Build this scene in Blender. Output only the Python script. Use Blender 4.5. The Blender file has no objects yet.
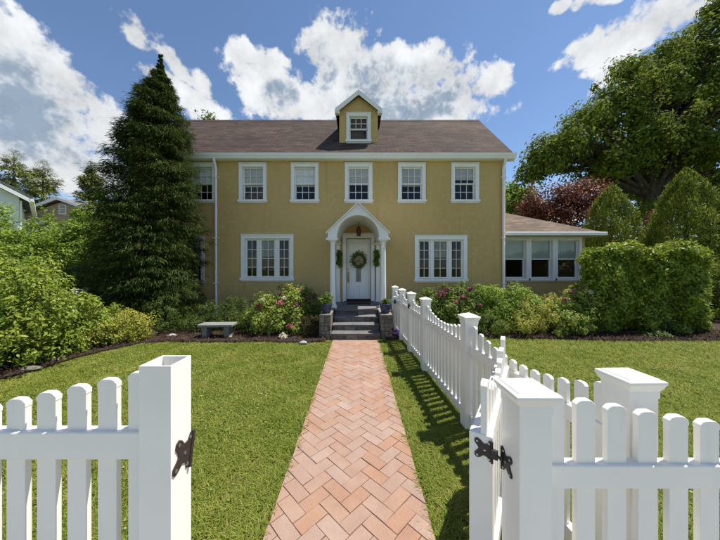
import bpy, bmesh, math, random
import numpy as np
from mathutils import Vector, Matrix

# ------------------------------------------------------------------ camera, sky, sun, exposure
scene = bpy.context.scene
FP, PX, PY, HC = 262.0, 358.0, 268.0, 1.6        # focal length and vanishing point in photo pixels, eye height
cam_d = bpy.data.cameras.new('camera'); cam = bpy.data.objects.new('camera', cam_d)
scene.collection.objects.link(cam); scene.camera = cam
cam.location = (0, 0, HC); cam.rotation_euler = (math.pi/2, 0, 0)
cam_d.sensor_width = 36.0; cam_d.lens = 36.0*FP/720
cam_d.shift_x = 2/720; cam_d.shift_y = -2/720
cam_d.clip_start = 0.05; cam_d.clip_end = 3000
scene.view_settings.view_transform = 'Standard'; scene.view_settings.look = 'None'
scene.view_settings.gamma = 1; scene.view_settings.use_curve_mapping = False
scene.view_settings.exposure = 0.55
scene.cycles.max_bounces = 5; scene.cycles.diffuse_bounces = 3; scene.cycles.glossy_bounces = 2; scene.cycles.transmission_bounces = 3; scene.cycles.transparent_max_bounces = 8
scene.cycles.caustics_reflective = False; scene.cycles.caustics_refractive = False
SKY_STRENGTH = 0.10
SUN_DIR = Vector((0.395, 0.150, 0.925)).normalized()     # towards the sun
sun_d = bpy.data.lights.new('sun', 'SUN'); sun = bpy.data.objects.new('sun', sun_d)
scene.collection.objects.link(sun)
sun_d.energy = 5.0; sun_d.angle = math.radians(0.53); sun_d.color = (1.0, 0.94, 0.84)
sun.rotation_euler = SUN_DIR.to_track_quat('Z', 'Y').to_euler()
sun.location = (20, 10, 40)

def build_world():
    w = bpy.data.worlds.new('World'); scene.world = w; w.use_nodes = True
    w.cycles.sampling_method = 'MANUAL'; w.cycles.sample_map_resolution = 512
    nt = w.node_tree; nd, lk = nt.nodes, nt.links; nd.clear()
    def N(t, **k):
        n = nd.new(t)
        for a, v in k.items(): setattr(n, a, v)
        return n
    def math_(op, a, b=None, clamp=False):
        n = N('ShaderNodeMath', operation=op, use_clamp=clamp)
        for i, v in enumerate((a, b)):
            if v is None: continue
            if isinstance(v, (int, float)): n.inputs[i].default_value = v
            else: lk.new(v, n.inputs[i])
        return n.outputs[0]
    def vec(op, a, b):
        n = N('ShaderNodeVectorMath', operation=op)
        for i, v in enumerate((a, b)):
            if isinstance(v, (tuple, list, Vector)): n.inputs[i].default_value = tuple(v)
            else: lk.new(v, n.inputs[i])
        return n.outputs['Value'] if op == 'DOT_PRODUCT' else n.outputs['Vector']
    def smooth(x, lo, hi):
        n = N('ShaderNodeMapRange', interpolation_type='SMOOTHSTEP')
        lk.new(x, n.inputs[0]); n.inputs[1].default_value = lo; n.inputs[2].default_value = hi
        return n.outputs[0]
    sky = N('ShaderNodeTexSky', sky_type='NISHITA', sun_disc=False)
    sky.sun_elevation = math.asin(SUN_DIR.z); sky.sun_rotation = math.atan2(SUN_DIR.x, SUN_DIR.y)
    sky.air_density = 1.0; sky.dust_density = 0.12; sky.ozone_density = 4.0; sky.altitude = 60
    d = N('ShaderNodeTexCoord').outputs['Generated']
    d = vec('NORMALIZE', d, (0, 0, 0))
    # warp the direction so that cloud outlines billow
    def noise(scale, detail, rough, off=(0, 0, 0), colour=False):
        n = N('ShaderNodeTexNoise'); n.inputs['Scale'].default_value = scale
        n.inputs['Detail'].default_value = detail; n.inputs['Roughness'].default_value = rough
        lk.new(vec('ADD', d, off), n.inputs['Vector'])
        return n.outputs['Color' if colour else 'Fac']
    wcol = noise(9, 2, .6, (3, 1, 7), True)
    warp = vec('SCALE', vec('SUBTRACT', wcol, (.5, .5, .5)), (0, 0, 0))
    sc = warp.node; sc.inputs['Scale'].default_value = 0.07
    dw = vec('ADD', d, warp)
    def blobs(lst, src):
        out = None
        for (cx, cy, rx, ry, rot) in lst:
            c = Vector(((cx-PX)/FP, 1, (PY-cy)/FP)); L = c.length; c.normalize()
            u = Vector((0, 0, 1)).cross(-c).normalized(); v = u.cross(-c).normalized()
            if v.z < 0: v = -v
            if u.x < 0: u = -u
            a = math.radians(rot)
            ru, rv = rx/FP/L/math.sqrt(1+((cx-PX)/FP)**2)**.5, ry/FP/L
            u2 = (u*math.cos(a)+v*math.sin(a)).normalized(); v2 = (-u*math.sin(a)+v*math.cos(a)).normalized(); w2 = v2.cross(u2)
            mt = Matrix((u2, -w2 if False else w2, v2)).transposed()
            if mt.determinant() < 0: mt = Matrix((u2, -w2, v2)).transposed()
            mp = N('ShaderNodeMapping', vector_type='TEXTURE'); lk.new(src, mp.inputs['Vector'])
            mp.inputs['Location'].default_value = tuple(c); mp.inputs['Rotation'].default_value = tuple(mt.to_euler('XYZ')); mp.inputs['Scale'].default_value = (ru, .9, rv)
            ln = N('ShaderNodeVectorMath', operation='LENGTH'); lk.new(mp.outputs[0], ln.inputs[0])
            out = ln.outputs['Value'] if out is None else math_('MINIMUM', out, ln.outputs['Value'])
        out = math_('SUBTRACT', 1.0, math_('MULTIPLY', out, out))
        return out
    white = [ # (x, y, rx, ry, tilt) in photo pixels
        (10, 52, 64, 36, -38), (62, 84, 66, 26, -38), (108, 122, 46, 22, -42), (20, 118, 100, 62, -12), (-60, 90, 110, 90, 0),
        (-170, 60, 140, 80, 10), (60, 165, 80, 34, -5),
        (140, 32, 26, 12, -32), (172, 62, 34, 13, -42), (198, 86, 22, 12, -35), (203, 108, 38, 15, -12), (172, 90, 36, 15, -35),
        (243, 54, 26, 15, 5), (268, 86, 40, 32, -10), (300, 108, 56, 26, 0), (322, 48, 34, 28, -30), (345, 64, 40, 40, 0),
        (370, 92, 70, 36, 0), (394, 66, 34, 20, 0), (434, 72, 38, 28, -10), (458, 94, 42, 26, 0), (492, 84, 24, 17, 0), (420, 112, 80, 26, 0),
        (588, 50, 32, 17, 12), (620, 42, 44, 26, 28), (655, 22, 46, 20, 18), (700, 6, 50, 18, 10), (570, 4, 13, 8, 20), (590, -1, 18, 9, 0), (606, -8, 20, 9, -10), (612, 74, 24, 10, 25), (780, -10, 60, 26, 10),
        (575, 213, 34, 10, 0),
    ]
    grey = [(20, 108, 78, 48, -22), (70, 140, 56, 26, -25), (-60, 110, 120, 70, 0), (432, 90, 46, 22, -8), (372, 84, 28, 24, 0), (316, 66, 18, 24, 0), (400, 114, 66, 10, 0), (280, 98, 18, 16, 0)]
    n1 = noise(10, 6, .62); n2 = noise(4.5, 3, .55, (5, 2, 1)); n3 = noise(34, 4, .6, (1, 9, 4))
    det = math_('ADD', math_('MULTIPLY', math_('SUBTRACT', n1, .5), 2.6), math_('MULTIPLY', math_('SUBTRACT', n3, .5), 1.7))
    fw = blobs(white, dw)
    # the same scattered cumulus goes on round the rest of the sky
    sx = N('ShaderNodeSeparateXYZ'); lk.new(d, sx.inputs[0])
    side = smooth(sx.outputs['Y'], .42, .30)
    fgen = math_('MULTIPLY', math_('SUBTRACT', n2, .565), 7.0)
    fgen = math_('SUBTRACT', math_('MULTIPLY', math_('ADD', fgen, 2.0), side), 2.0)
    f = math_('ADD', math_('MAXIMUM', math_('MAXIMUM', fw, -1.6), fgen), det)
    alpha = smooth(f, 0.0, 0.60)
    g = math_('ADD', blobs(grey, dw), math_('MULTIPLY', det, .8))
    g = math_('MULTIPLY', math_('MULTIPLY', smooth(g, -.4, 1.0), smooth(f, .35, 1.3)), 1.0)
    gm = N('ShaderNodeMixRGB'); lk.new(g, gm.inputs[0])
    e = 1/SKY_STRENGTH
    gm.inputs[1].default_value = (.60*e, .62*e, .64*e, 1); gm.inputs[2].default_value = (.205*e, .265*e, .34*e, 1)
    # fine modulation of the white
    mod = N('ShaderNodeMixRGB', blend_type='MULTIPLY'); mod.inputs[0].default_value = 1.0
    mr = N('ShaderNodeMapRange'); lk.new(n1, mr.inputs[0]); mr.inputs[1].default_value = .3; mr.inputs[2].default_value = .65
    mr.inputs[3].default_value = .72; mr.inputs[4].default_value = 1.08
    cmb = N('ShaderNodeCombineXYZ')
    for i in range(3): lk.new(mr.outputs[0], cmb.inputs[i])
    lk.new(gm.outputs[0], mod.inputs[1]); lk.new(cmb.outputs[0], mod.inputs[2])
    mix = N('ShaderNodeMixRGB'); lk.new(alpha, mix.inputs[0]); lk.new(sky.outputs[0], mix.inputs[1]); lk.new(mod.outputs[0], mix.inputs[2])
    bg = N('ShaderNodeBackground'); bg.inputs['Strength'].default_value = SKY_STRENGTH
    lk.new(mix.outputs[0], bg.inputs['Color'])
    o = N('ShaderNodeOutputWorld'); lk.new(bg.outputs[0], o.inputs['Surface'])
build_world()

# ------------------------------------------------------------------ helpers
col = scene.collection
R = random.Random(7); rng = np.random.default_rng(11)
def P(px, py, D): return Vector(((px-PX)/FP*D, D, HC+(PY-py)/FP*D))
def G(px, py):
    D = HC*FP/(py-PY); return Vector(((px-PX)/FP*D, D, 0))
def mesh_obj(name, verts, faces, mat=None, parent=None, smooth=False, bevel=0, loc=None):
    me = bpy.data.meshes.new(name); me.from_pydata([tuple(v) for v in verts], [], faces); me.update()
    return link(name, me, mat, parent, smooth, bevel, loc)
def link(name, me, mat=None, parent=None, smooth=False, bevel=0, loc=None):
    o = bpy.data.objects.new(name, me); col.objects.link(o)
    if mat is not None and not me.materials: me.materials.append(mat)
    if parent is not None: o.parent = parent
    if loc is not None: o.location = loc
    if smooth:
        for p in me.polygons: p.use_smooth = True
    if bevel:
        m = o.modifiers.new('bevel', 'BEVEL'); m.width = bevel; m.segments = 2; m.limit_method = 'ANGLE'
    return o
def tag(o, label=None, cat=None, group=None, kind=None):
    if label: o['label'] = label
    if cat: o['category'] = cat
    if group: o['group'] = group
    if kind: o['kind'] = kind
    return o
def empty(name, loc=(0, 0, 0), rz=0.0):
    o = bpy.data.objects.new(name, None); col.objects.link(o); o.location = loc; o.rotation_euler = (0, 0, rz)
    o.empty_display_size = .2
    return o
class MB:
    """collects shapes into one mesh"""
    def __init__(s): s.v = []; s.f = []
    def add(s, v, f):
        n = len(s.v); s.v += [tuple(p) for p in v]; s.f += [tuple(i+n for i in q) for q in f]; return s
    def box(s, x0, x1, y0, y1, z0, z1):
        return s.add([(x0,y0,z0),(x1,y0,z0),(x1,y1,z0),(x0,y1,z0),(x0,y0,z1),(x1,y0,z1),(x1,y1,z1),(x0,y1,z1)],
                     [(3,2,1,0),(4,5,6,7),(0,1,5,4),(1,2,6,5),(2,3,7,6),(3,0,4,7)])
    def prism(s, poly, y0, y1, axis='y'):
        """poly in (x,z) extruded along y, or (x,y) extruded along z"""
        n = len(poly)
        if axis == 'y': v = [(a, y0, b) for a, b in poly]+[(a, y1, b) for a, b in poly]
        elif axis == 'z': v = [(a, b, y0) for a, b in poly]+[(a, b, y1) for a, b in poly]
        else: v = [(y0, a, b) for a, b in poly]+[(y1, a, b) for a, b in poly]
        f = [tuple(range(n)), tuple(range(2*n-1, n-1, -1))]+[(i, i+n, (i+1) % n+n, (i+1) % n) for i in range(n)]
        return s.add(v, f)
    def lathe(s, prof, c=(0, 0, 0), seg=16):
        v = []; f = []
        for r, z in prof:
            for k in range(seg):
                a = 2*math.pi*k/seg; v.append((c[0]+r*math.cos(a), c[1]+r*math.sin(a), c[2]+z))
        for j in range(len(prof)-1):
            for k in range(seg):
                f.append((j*seg+k, j*seg+(k+1) % seg, (j+1)*seg+(k+1) % seg, (j+1)*seg+k))
        f.append(tuple(range(seg-1, -1, -1))); f.append(tuple((len(prof)-1)*seg+k for k in range(seg)))
        return s.add(v, f)
    def tube(s, pts, rad, seg=8):
        pts = [Vector(p) for p in pts]; n = len(pts)
        if not hasattr(rad, '__len__'): rad = [rad]*n
        v = []; f = []; ref = Vector((.31, .53, .79))
        for i, p in enumerate(pts):
            t = (pts[min(i+1, n-1)]-pts[max(i-1, 0)])
            t = t.normalized() if t.length > 1e-9 else Vector((0, 0, 1))
            a = t.cross(ref).normalized(); b = t.cross(a).normalized()
            for k in range(seg):
                w = 2*math.pi*k/seg; v.append(p+a*(rad[i]*math.cos(w))+b*(rad[i]*math.sin(w)))
        for i in range(n-1):
            for k in range(seg):
                f.append((i*seg+k, i*seg+(k+1) % seg, (i+1)*seg+(k+1) % seg, (i+1)*seg+k))
        f.append(tuple(range(seg-1, -1, -1))); f.append(tuple((n-1)*seg+k for k in range(seg)))
        return s.add(v, f)
    def build(s, name, mat, parent=None, smooth=False, bevel=0, loc=None):
        me = bpy.data.meshes.new(name); me.from_pydata(s.v, [], s.f); me.update()
        bm = bmesh.new(); bm.from_mesh(me); bmesh.ops.recalc_face_normals(bm, faces=bm.faces); bm.to_mesh(me); bm.free()
        return link(name, me, mat, parent, smooth, bevel, loc)

# ------------------------------------------------------------------ materials
def material(name, base, rough=.7, noise=None, bump=0, bump_scale=80, spec=.3, metal=0, var=None, coords='Object', object_random=0, extra=None):
    """base colour, noise = [(scale, colour2, low, high, detail)], bump"""
    m = bpy.data.materials.new(name); m.use_nodes = True; nt = m.node_tree; nd, lk = nt.nodes, nt.links
    b = nd['Principled BSDF']; b.inputs['Roughness'].default_value = rough; b.inputs['Specular IOR Level'].default_value = spec
    b.inputs['Metallic'].default_value = metal
    tc = nd.new('ShaderNodeTexCoord'); src = tc.outputs[coords] if coords != 'World' else nd.new('ShaderNodeNewGeometry').outputs['Position']
    last = nd.new('ShaderNodeRGB'); last.outputs[0].default_value = (*base, 1); last = last.outputs[0]
    for (sc, c2, lo, hi, det) in (noise or []):
        vecsrc = src
        if isinstance(sc, tuple):
            mp = nd.new('ShaderNodeMapping'); mp.inputs['Scale'].default_value = sc; lk.new(src, mp.inputs[0]); vecsrc = mp.outputs[0]; s1 = 1
        else: s1 = sc
        n = nd.new('ShaderNodeTexNoise'); n.inputs['Scale'].default_value = s1; n.inputs['Detail'].default_value = det; n.inputs['Roughness'].default_value = .6
        lk.new(vecsrc, n.inputs['Vector'])
        mr = nd.new('ShaderNodeMapRange'); lk.new(n.outputs['Fac'], mr.inputs[0]); mr.inputs[1].default_value = lo; mr.inputs[2].default_value = hi
        mx = nd.new('ShaderNodeMixRGB'); lk.new(mr.outputs[0], mx.inputs[0]); lk.new(last, mx.inputs[1]); mx.inputs[2].default_value = (*c2, 1); last = mx.outputs[0]
    if object_random:
        oi = nd.new('ShaderNodeObjectInfo'); hs = nd.new('ShaderNodeHueSaturation')
        mr = nd.new('ShaderNodeMapRange'); lk.new(oi.outputs['Random'], mr.inputs[0]); mr.inputs[3].default_value = 1-object_random; mr.inputs[4].default_value = 1+object_random
        lk.new(mr.outputs[0], hs.inputs['Value']); lk.new(last, hs.inputs['Color'])
        r2 = nd.new('ShaderNodeMath'); r2.operation = 'MULTIPLY'; lk.new(oi.outputs['Random'], r2.inputs[0]); r2.inputs[1].default_value = 7.31
        r3 = nd.new('ShaderNodeMath'); r3.operation = 'FRACT'; lk.new(r2.outputs[0], r3.inputs[0])
        mr2 = nd.new('ShaderNodeMapRange'); lk.new(r3.outputs[0], mr2.inputs[0]); mr2.inputs[3].default_value = .8; mr2.inputs[4].default_value = 1.15
        lk.new(mr2.outputs[0], hs.inputs['Saturation'])
        last = hs.outputs[0]
    lk.new(last, b.inputs['Base Color'])
    if bump:
        n = nd.new('ShaderNodeTexNoise'); n.inputs['Scale'].default_value = bump_scale; n.inputs['Detail'].default_value = 5; lk.new(src, n.inputs['Vector'])
        bp = nd.new('ShaderNodeBump'); bp.inputs['Strength'].default_value = bump; bp.inputs['Distance'].default_value = .01
        lk.new(n.outputs['Fac'], bp.inputs['Height']); lk.new(bp.outputs[0], b.inputs['Normal'])
    return m
def leaf_mat(name, cols, rough=.5, trans=.3, spec=.18, patch=0.8):
    """cols: stops of a ramp picked at random for each leaf, shifted by a slow noise"""
    m = bpy.data.materials.new(name); m.use_nodes = True; nt = m.node_tree; nd, lk = nt.nodes, nt.links
    b = nd['Principled BSDF']; b.inputs['Roughness'].default_value = rough; b.inputs['Specular IOR Level'].default_value = spec
    g = nd.new('ShaderNodeNewGeometry'); cr = nd.new('ShaderNodeValToRGB')
    n = nd.new('ShaderNodeTexNoise'); n.inputs['Scale'].default_value = 1.6/patch; n.inputs['Detail'].default_value = 3
    lk.new(g.outputs['Position'], n.inputs['Vector'])
    mx = nd.new('ShaderNodeMath'); mx.operation = 'MULTIPLY_ADD'; lk.new(n.outputs['Fac'], mx.inputs[0]); mx.inputs[1].default_value = 1.2; mx.inputs[2].default_value = -.6
    ad = nd.new('ShaderNodeMath'); ad.operation = 'ADD'; ad.use_clamp = True; lk.new(g.outputs['Random Per Island'], ad.inputs[0]); lk.new(mx.outputs[0], ad.inputs[1])
    lk.new(ad.outputs[0], cr.inputs[0])
    e = cr.color_ramp.elements
    while len(e) < len(cols): e.new(.5)
    for i, c in enumerate(cols): e[i].position = i/(len(cols)-1); e[i].color = (*c, 1)
    lk.new(cr.outputs[0], b.inputs['Base Color'])
    t = nd.new('ShaderNodeBsdfTranslucent'); hs = nd.new('ShaderNodeHueSaturation'); hs.inputs['Value'].default_value = 1.35; hs.inputs['Hue'].default_value = .488
    lk.new(cr.outputs[0], hs.inputs['Color']); lk.new(hs.outputs[0], t.inputs['Color'])
    ms = nd.new('ShaderNodeMixShader'); ms.inputs[0].default_value = trans
    lk.new(b.outputs[0], ms.inputs[1]); lk.new(t.outputs[0], ms.inputs[2]); lk.new(ms.outputs[0], nd['Material Output'].inputs['Surface'])
    return m
def glass_mat():
    m = bpy.data.materials.new('window_glass'); m.use_nodes = True; nt = m.node_tree; nd, lk = nt.nodes, nt.links
    nd.remove(nd['Principled BSDF'])
    tr = nd.new('ShaderNodeBsdfTransparent'); tr.inputs[0].default_value = (.93, .95, .95, 1)
    gl = nd.new('ShaderNodeBsdfGlossy'); gl.inputs['Roughness'].default_value = .015
    fr = nd.new('ShaderNodeFresnel'); fr.inputs['IOR'].default_value = 1.52
    ns = nd.new('ShaderNodeTexNoise'); ns.inputs['Scale'].default_value = 2.2
    tc = nd.new('ShaderNodeTexCoord'); lk.new(tc.outputs['Object'], ns.inputs['Vector'])
    bp = nd.new('ShaderNodeBump'); bp.inputs['Strength'].default_value = .12; bp.inputs['Distance'].default_value = .05
    lk.new(ns.outputs[0], bp.inputs['Height']); lk.new(bp.outputs[0], gl.inputs['Normal'])
    ms = nd.new('ShaderNodeMixShader'); lk.new(fr.outputs[0], ms.inputs[0]); lk.new(tr.outputs[0], ms.inputs[1]); lk.new(gl.outputs[0], ms.inputs[2])
    lk.new(ms.outputs[0], nd['Material Output'].inputs['Surface'])
    return m
M = {}
M['stucco'] = material('yellow_stucco', (.53, .38, .160), .9, [((.6, 2, .22), (.47, .33, .132), .42, .7, 5), (7, (.565, .412, .185), .5, .72, 5), ((2.6, 1, .10), (.43, .30, .122), .60, .80, 4)], bump=.35, bump_scale=55)
M['white'] = material('white_paint', (.80, .80, .79), .45, [(2.5, (.72, .72, .71), .5, .8, 5)], bump=.05, bump_scale=30)
M['cream'] = material('cream_trim', (.74, .70, .58), .5, [(2.5, (.66, .62, .50), .45, .8, 5)])
M['vinyl'] = material('white_vinyl', (.86, .84, .79), .38, [(3.0, (.81, .79, .745), .45, .75, 5), ((9, 9, 1.2), (.76, .755, .73), .60, .80, 4), ((3, 3, 26), (.70, .69, .66), .70, .82, 5)], spec=.4, bump=.03, bump_scale=14, coords='World')
M['roof'] = material('asphalt_shingle', (.072, .049, .041), .95, [((1.2, 6, 6), (.050, .034, .030), .42, .65, 6), ((.5, .9, .9), (.105, .072, .056), .48, .75, 5), (38, (.040, .028, .026), .52, .72, 3), ((1.4, 22, 22), (.125, .088, .072), .58, .70, 3)], bump=.6, bump_scale=60)
M['sroof'] = material('sunroom_shingle', (.165, .125, .098), .95, [((1.2, 6, 6), (.125, .094, .074), .42, .65, 6), (30, (.15, .11, .09), .5, .75, 3)], bump=.6, bump_scale=60)
M['glass'] = glass_mat()
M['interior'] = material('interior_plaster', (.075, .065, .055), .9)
M['blind'] = material('window_blind', (.88, .88, .86), .8, [((1, 1, 60), (.80, .80, .79), .45, .6, 1)])
M['shade_green'] = material('pale_roller_shade', (.66, .72, .63), .85, [(4, (.58, .64, .55), .4, .7, 3)])
M['curtain'] = material('dim_curtain', (.30, .30, .27), .9, [((30, 1, 1), (.14, .14, .13), .4, .6, 2)])
M['door'] = material('door_paint', (.79, .80, .80), .4, [(3, (.74, .75, .76), .5, .8, 4)])
M['bluestone'] = material('bluestone', (.17, .165, .165), .85, [(5, (.115, .115, .125), .4, .65, 5), (14, (.22, .195, .165), .55, .75, 5)], bump=.4, bump_scale=35, object_random=.15)
M['stone'] = material('fieldstone', (.21, .19, .155), .9, [(9, (.13, .12, .10), .42, .65, 5), (24, (.28, .25, .20), .55, .75, 5)], bump=.6, bump_scale=28, object_random=.3)
M['mortar'] = material('mortar', (.16, .15, .13), .95, bump=.5, bump_scale=60)
M['brick'] = material('salmon_paver', (.315, .200, .150), .94, [(8, (.345, .225, .170), .42, .68, 5), (60, (.28, .172, .127), .54, .74, 4), (2.2, (.36, .245, .187), .50, .72, 4), (190, (.39, .285, .225), .60, .75, 2)], bump=.45, bump_scale=150, object_random=.045, coords='World', spec=.15)
M['joint'] = material('joint_sand', (.23, .15, .11), .98, [(30, (.18, .12, .085), .4, .6, 4), (4, (.09, .06, .04), .52, .62, 4)], bump=.5, bump_scale=120)
M['soil'] = material('lawn_soil', (.125, .160, .034), .98, [(6, (.10, .13, .028), .4, .65, 5), (40, (.15, .17, .05), .5, .7, 4)], bump=.6, bump_scale=50)
M['mulch'] = material('mulch', (.050, .030, .020), .98, [(30, (.028, .018, .013), .4, .6, 5), (80, (.085, .055, .038), .58, .72, 4)], bump=1, bump_scale=70)
M['chip'] = leaf_mat('mulch_chip', [(.03, .018, .012), (.06, .035, .024), (.12, .075, .05)], .9, 0)
M['black'] = material('black_iron', (.012, .012, .013), .45, [(40, (.03, .025, .022), .55, .7, 3)], spec=.5)
M['rust'] = material('rusted_hinge', (.045, .034, .030), .7, [(60, (.10, .055, .035), .5, .7, 4)], metal=.3)
M['steel'] = material('screw_steel', (.45, .45, .45), .35, metal=1)
M['brass'] = material('aged_brass', (.35, .24, .10), .35, metal=1)
M['copper'] = material('copper_lantern', (.16, .055, .035), .45, [(30, (.09, .035, .03), .4, .6, 3)], metal=.6)
M['blue'] = material('blue_glazed_pot', (.035, .055, .13), .3, [(12, (.025, .035, .085), .4, .7, 4)], spec=.5)
M['granite'] = material('granite_bench', (.235, .235, .225), .85, [(60, (.15, .15, .15), .5, .7, 4), (4, (.16, .17, .15), .4, .7, 4)], bump=.3, bump_scale=90)
M['bark'] = material('bark', (.075, .055, .042), .95, [((8, 8, 1.4), (.035, .027, .022), .4, .62, 5)], bump=1, bump_scale=16)
M['twig'] = material('twig', (.085, .06, .04), .95)
M['rock'] = material('pale_rock', (.36, .355, .36), .9, [(14, (.26, .255, .26), .4, .7, 4)], bump=.5, bump_scale=30)
M['dkteal'] = material('dark_teal_paint', (.02, .07, .08), .5)
M['siding'] = material('white_siding', (.74, .76, .78), .6, [((.2, .2, 9), (.62, .64, .67), .55, .6, 0)])
M['greyroof'] = material('grey_shingle', (.13, .135, .15), .95, [((2, 9, 9), (.09, .095, .105), .4, .65, 5)], bump=.4)
M['tansiding'] = material('tan_siding', (.34, .27, .18), .8, [((.2, .2, 6), (.28, .22, .15), .5, .6, 1)])
M['tanroof'] = material('brown_shingle', (.17, .13, .10), .95, [(8, (.12, .09, .07), .4, .65, 5)])
M['grass'] = leaf_mat('grass_blade', [(.12, .180, .022), (.19, .252, .034), (.255, .300, .046), (.36, .335, .10)], .6, .38, spec=.2, patch=.9)
M['rhodo'] = leaf_mat('rhododendron_leaf', [(0.106, 0.171, 0.025), (0.203, 0.278, 0.037), (0.328, 0.379, 0.056)], .42, .3)
M['azalea'] = leaf_mat('azalea_leaf', [(0.2, 0.254, 0.039), (0.347, 0.371, 0.06), (0.493, 0.439, 0.099)], .5, .32)
M['leafmid'] = leaf_mat('mid_leaf', [(0.073, 0.119, 0.021), (0.124, 0.189, 0.03), (0.197, 0.259, 0.048)], .5, .32)
M['leafbright'] = leaf_mat('bright_leaf', [(0.112, 0.192, 0.024), (0.207, 0.305, 0.041), (0.301, 0.401, 0.061)], .5, .35)
M['oak'] = leaf_mat('oak_leaf', [(0.079, 0.117, 0.02), (0.134, 0.187, 0.027), (0.224, 0.275, 0.045)], .65, .3, spec=.06, patch=2.5)
M['spruce'] = leaf_mat('spruce_needle', [(0.034, 0.058, 0.017), (0.061, 0.094, 0.022), (0.101, 0.138, 0.033)], .7, .15, spec=.05, patch=1.2)
M['pine'] = leaf_mat('pine_needle', [(0.091, 0.124, 0.031), (0.154, 0.185, 0.043), (0.227, 0.251, 0.064)], .6, .2, patch=3)
M['arbor'] = leaf_mat('arborvitae_spray', [(0.097, 0.143, 0.021), (0.182, 0.231, 0.029), (0.292, 0.325, 0.044)], .55, .22)
M['yew'] = leaf_mat('yew_needle', [(0.042, 0.074, 0.014), (0.077, 0.121, 0.021), (0.126, 0.176, 0.034)], .5, .25)
M['hydra'] = leaf_mat('hydrangea_leaf', [(0.128, 0.194, 0.032), (0.241, 0.312, 0.053), (0.386, 0.416, 0.104)], .5, .35)
M['hedge'] = leaf_mat('hedge_leaf', [(0.104, 0.166, 0.021), (0.194, 0.265, 0.029), (0.324, 0.391, 0.044)], .42, .3, spec=.25)
M['copperleaf'] = leaf_mat('copper_leaf', [(0.069, 0.029, 0.02), (0.15, 0.054, 0.033), (0.25, 0.102, 0.051)], .5, .32)
M['redleaf'] = leaf_mat('red_maple_leaf', [(.09, .012, .02), (.16, .025, .035), (.22, .05, .05)], .5, .3)
M['darkleaf'] = leaf_mat('dull_leaf', [(.045, .05, .018), (.09, .075, .03), (.13, .10, .04)], .6, .25)
M['pink'] = leaf_mat('pink_petal', [(.36, .06, .10), (.48, .13, .17), (.58, .26, .28)], .6, .3)
M['mauve'] = leaf_mat('mauve_petal', [(.16, .04, .065), (.24, .085, .11), (.31, .15, .155)], .6, .3)
M['purple'] = leaf_mat('purple_petal', [(.10, .04, .26), (.20, .10, .42), (.40, .28, .60)], .6, .3)
M['palefl'] = leaf_mat('pale_petal', [(.50, .46, .30), (.62, .58, .44), (.74, .70, .62)], .6, .3)
M['wreathfl'] = leaf_mat('wreath_bloom', [(.42, .34, .26), (.55, .50, .42), (.40, .20, .20)], .7, .2)

def shingle(m, bw_=.30, bh=.145):
    nt = m.node_tree; nd, lk = nt.nodes, nt.links; b = nd['Principled BSDF']
    g = nd.new('ShaderNodeNewGeometry'); sp_ = nd.new('ShaderNodeSeparateXYZ'); lk.new(g.outputs['Position'], sp_.inputs[0])
    ad = nd.new('ShaderNodeMath'); ad.operation = 'ADD'; lk.new(sp_.outputs['Y'], ad.inputs[0]); lk.new(sp_.outputs['Z'], ad.inputs[1])
    mu = nd.new('ShaderNodeMath'); mu.operation = 'MULTIPLY'; lk.new(ad.outputs[0], mu.inputs[0]); mu.inputs[1].default_value = .707
    cb = nd.new('ShaderNodeCombineXYZ'); lk.new(sp_.outputs['X'], cb.inputs[0]); lk.new(mu.outputs[0], cb.inputs[1])
    br = nd.new('ShaderNodeTexBrick'); lk.new(cb.outputs[0], br.inputs['Vector']); br.inputs['Scale'].default_value = 1
    br.inputs['Brick Width'].default_value = bw_; br.inputs['Row Height'].default_value = bh; br.inputs['Mortar Size'].default_value = .010
    br.inputs['Mortar Smooth'].default_value = .4
    br.inputs['Color1'].default_value = (.72, .72, .72, 1); br.inputs['Color2'].default_value = (1.28, 1.25, 1.22, 1); br.inputs['Mortar'].default_value = (.55, .55, .55, 1)
    old = b.inputs['Base Color'].links[0].from_socket
    mx = nd.new('ShaderNodeMixRGB'); mx.blend_type = 'MULTIPLY'; mx.inputs[0].default_value = 1; lk.new(old, mx.inputs[1]); lk.new(br.outputs['Color'], mx.inputs[2]); lk.new(mx.outputs[0], b.inputs['Base Color'])
    bp = nd.new('ShaderNodeBump'); bp.inputs['Strength'].default_value = .6; bp.inputs['Distance'].default_value = .01; bp.invert = True
    lk.new(br.outputs['Fac'], bp.inputs['Height']); lk.new(b.inputs['Normal'].links[0].from_socket, bp.inputs['Normal']); lk.new(bp.outputs[0], b.inputs['Normal'])
for k in ('roof', 'sroof', 'greyroof'): shingle(M[k])

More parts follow.
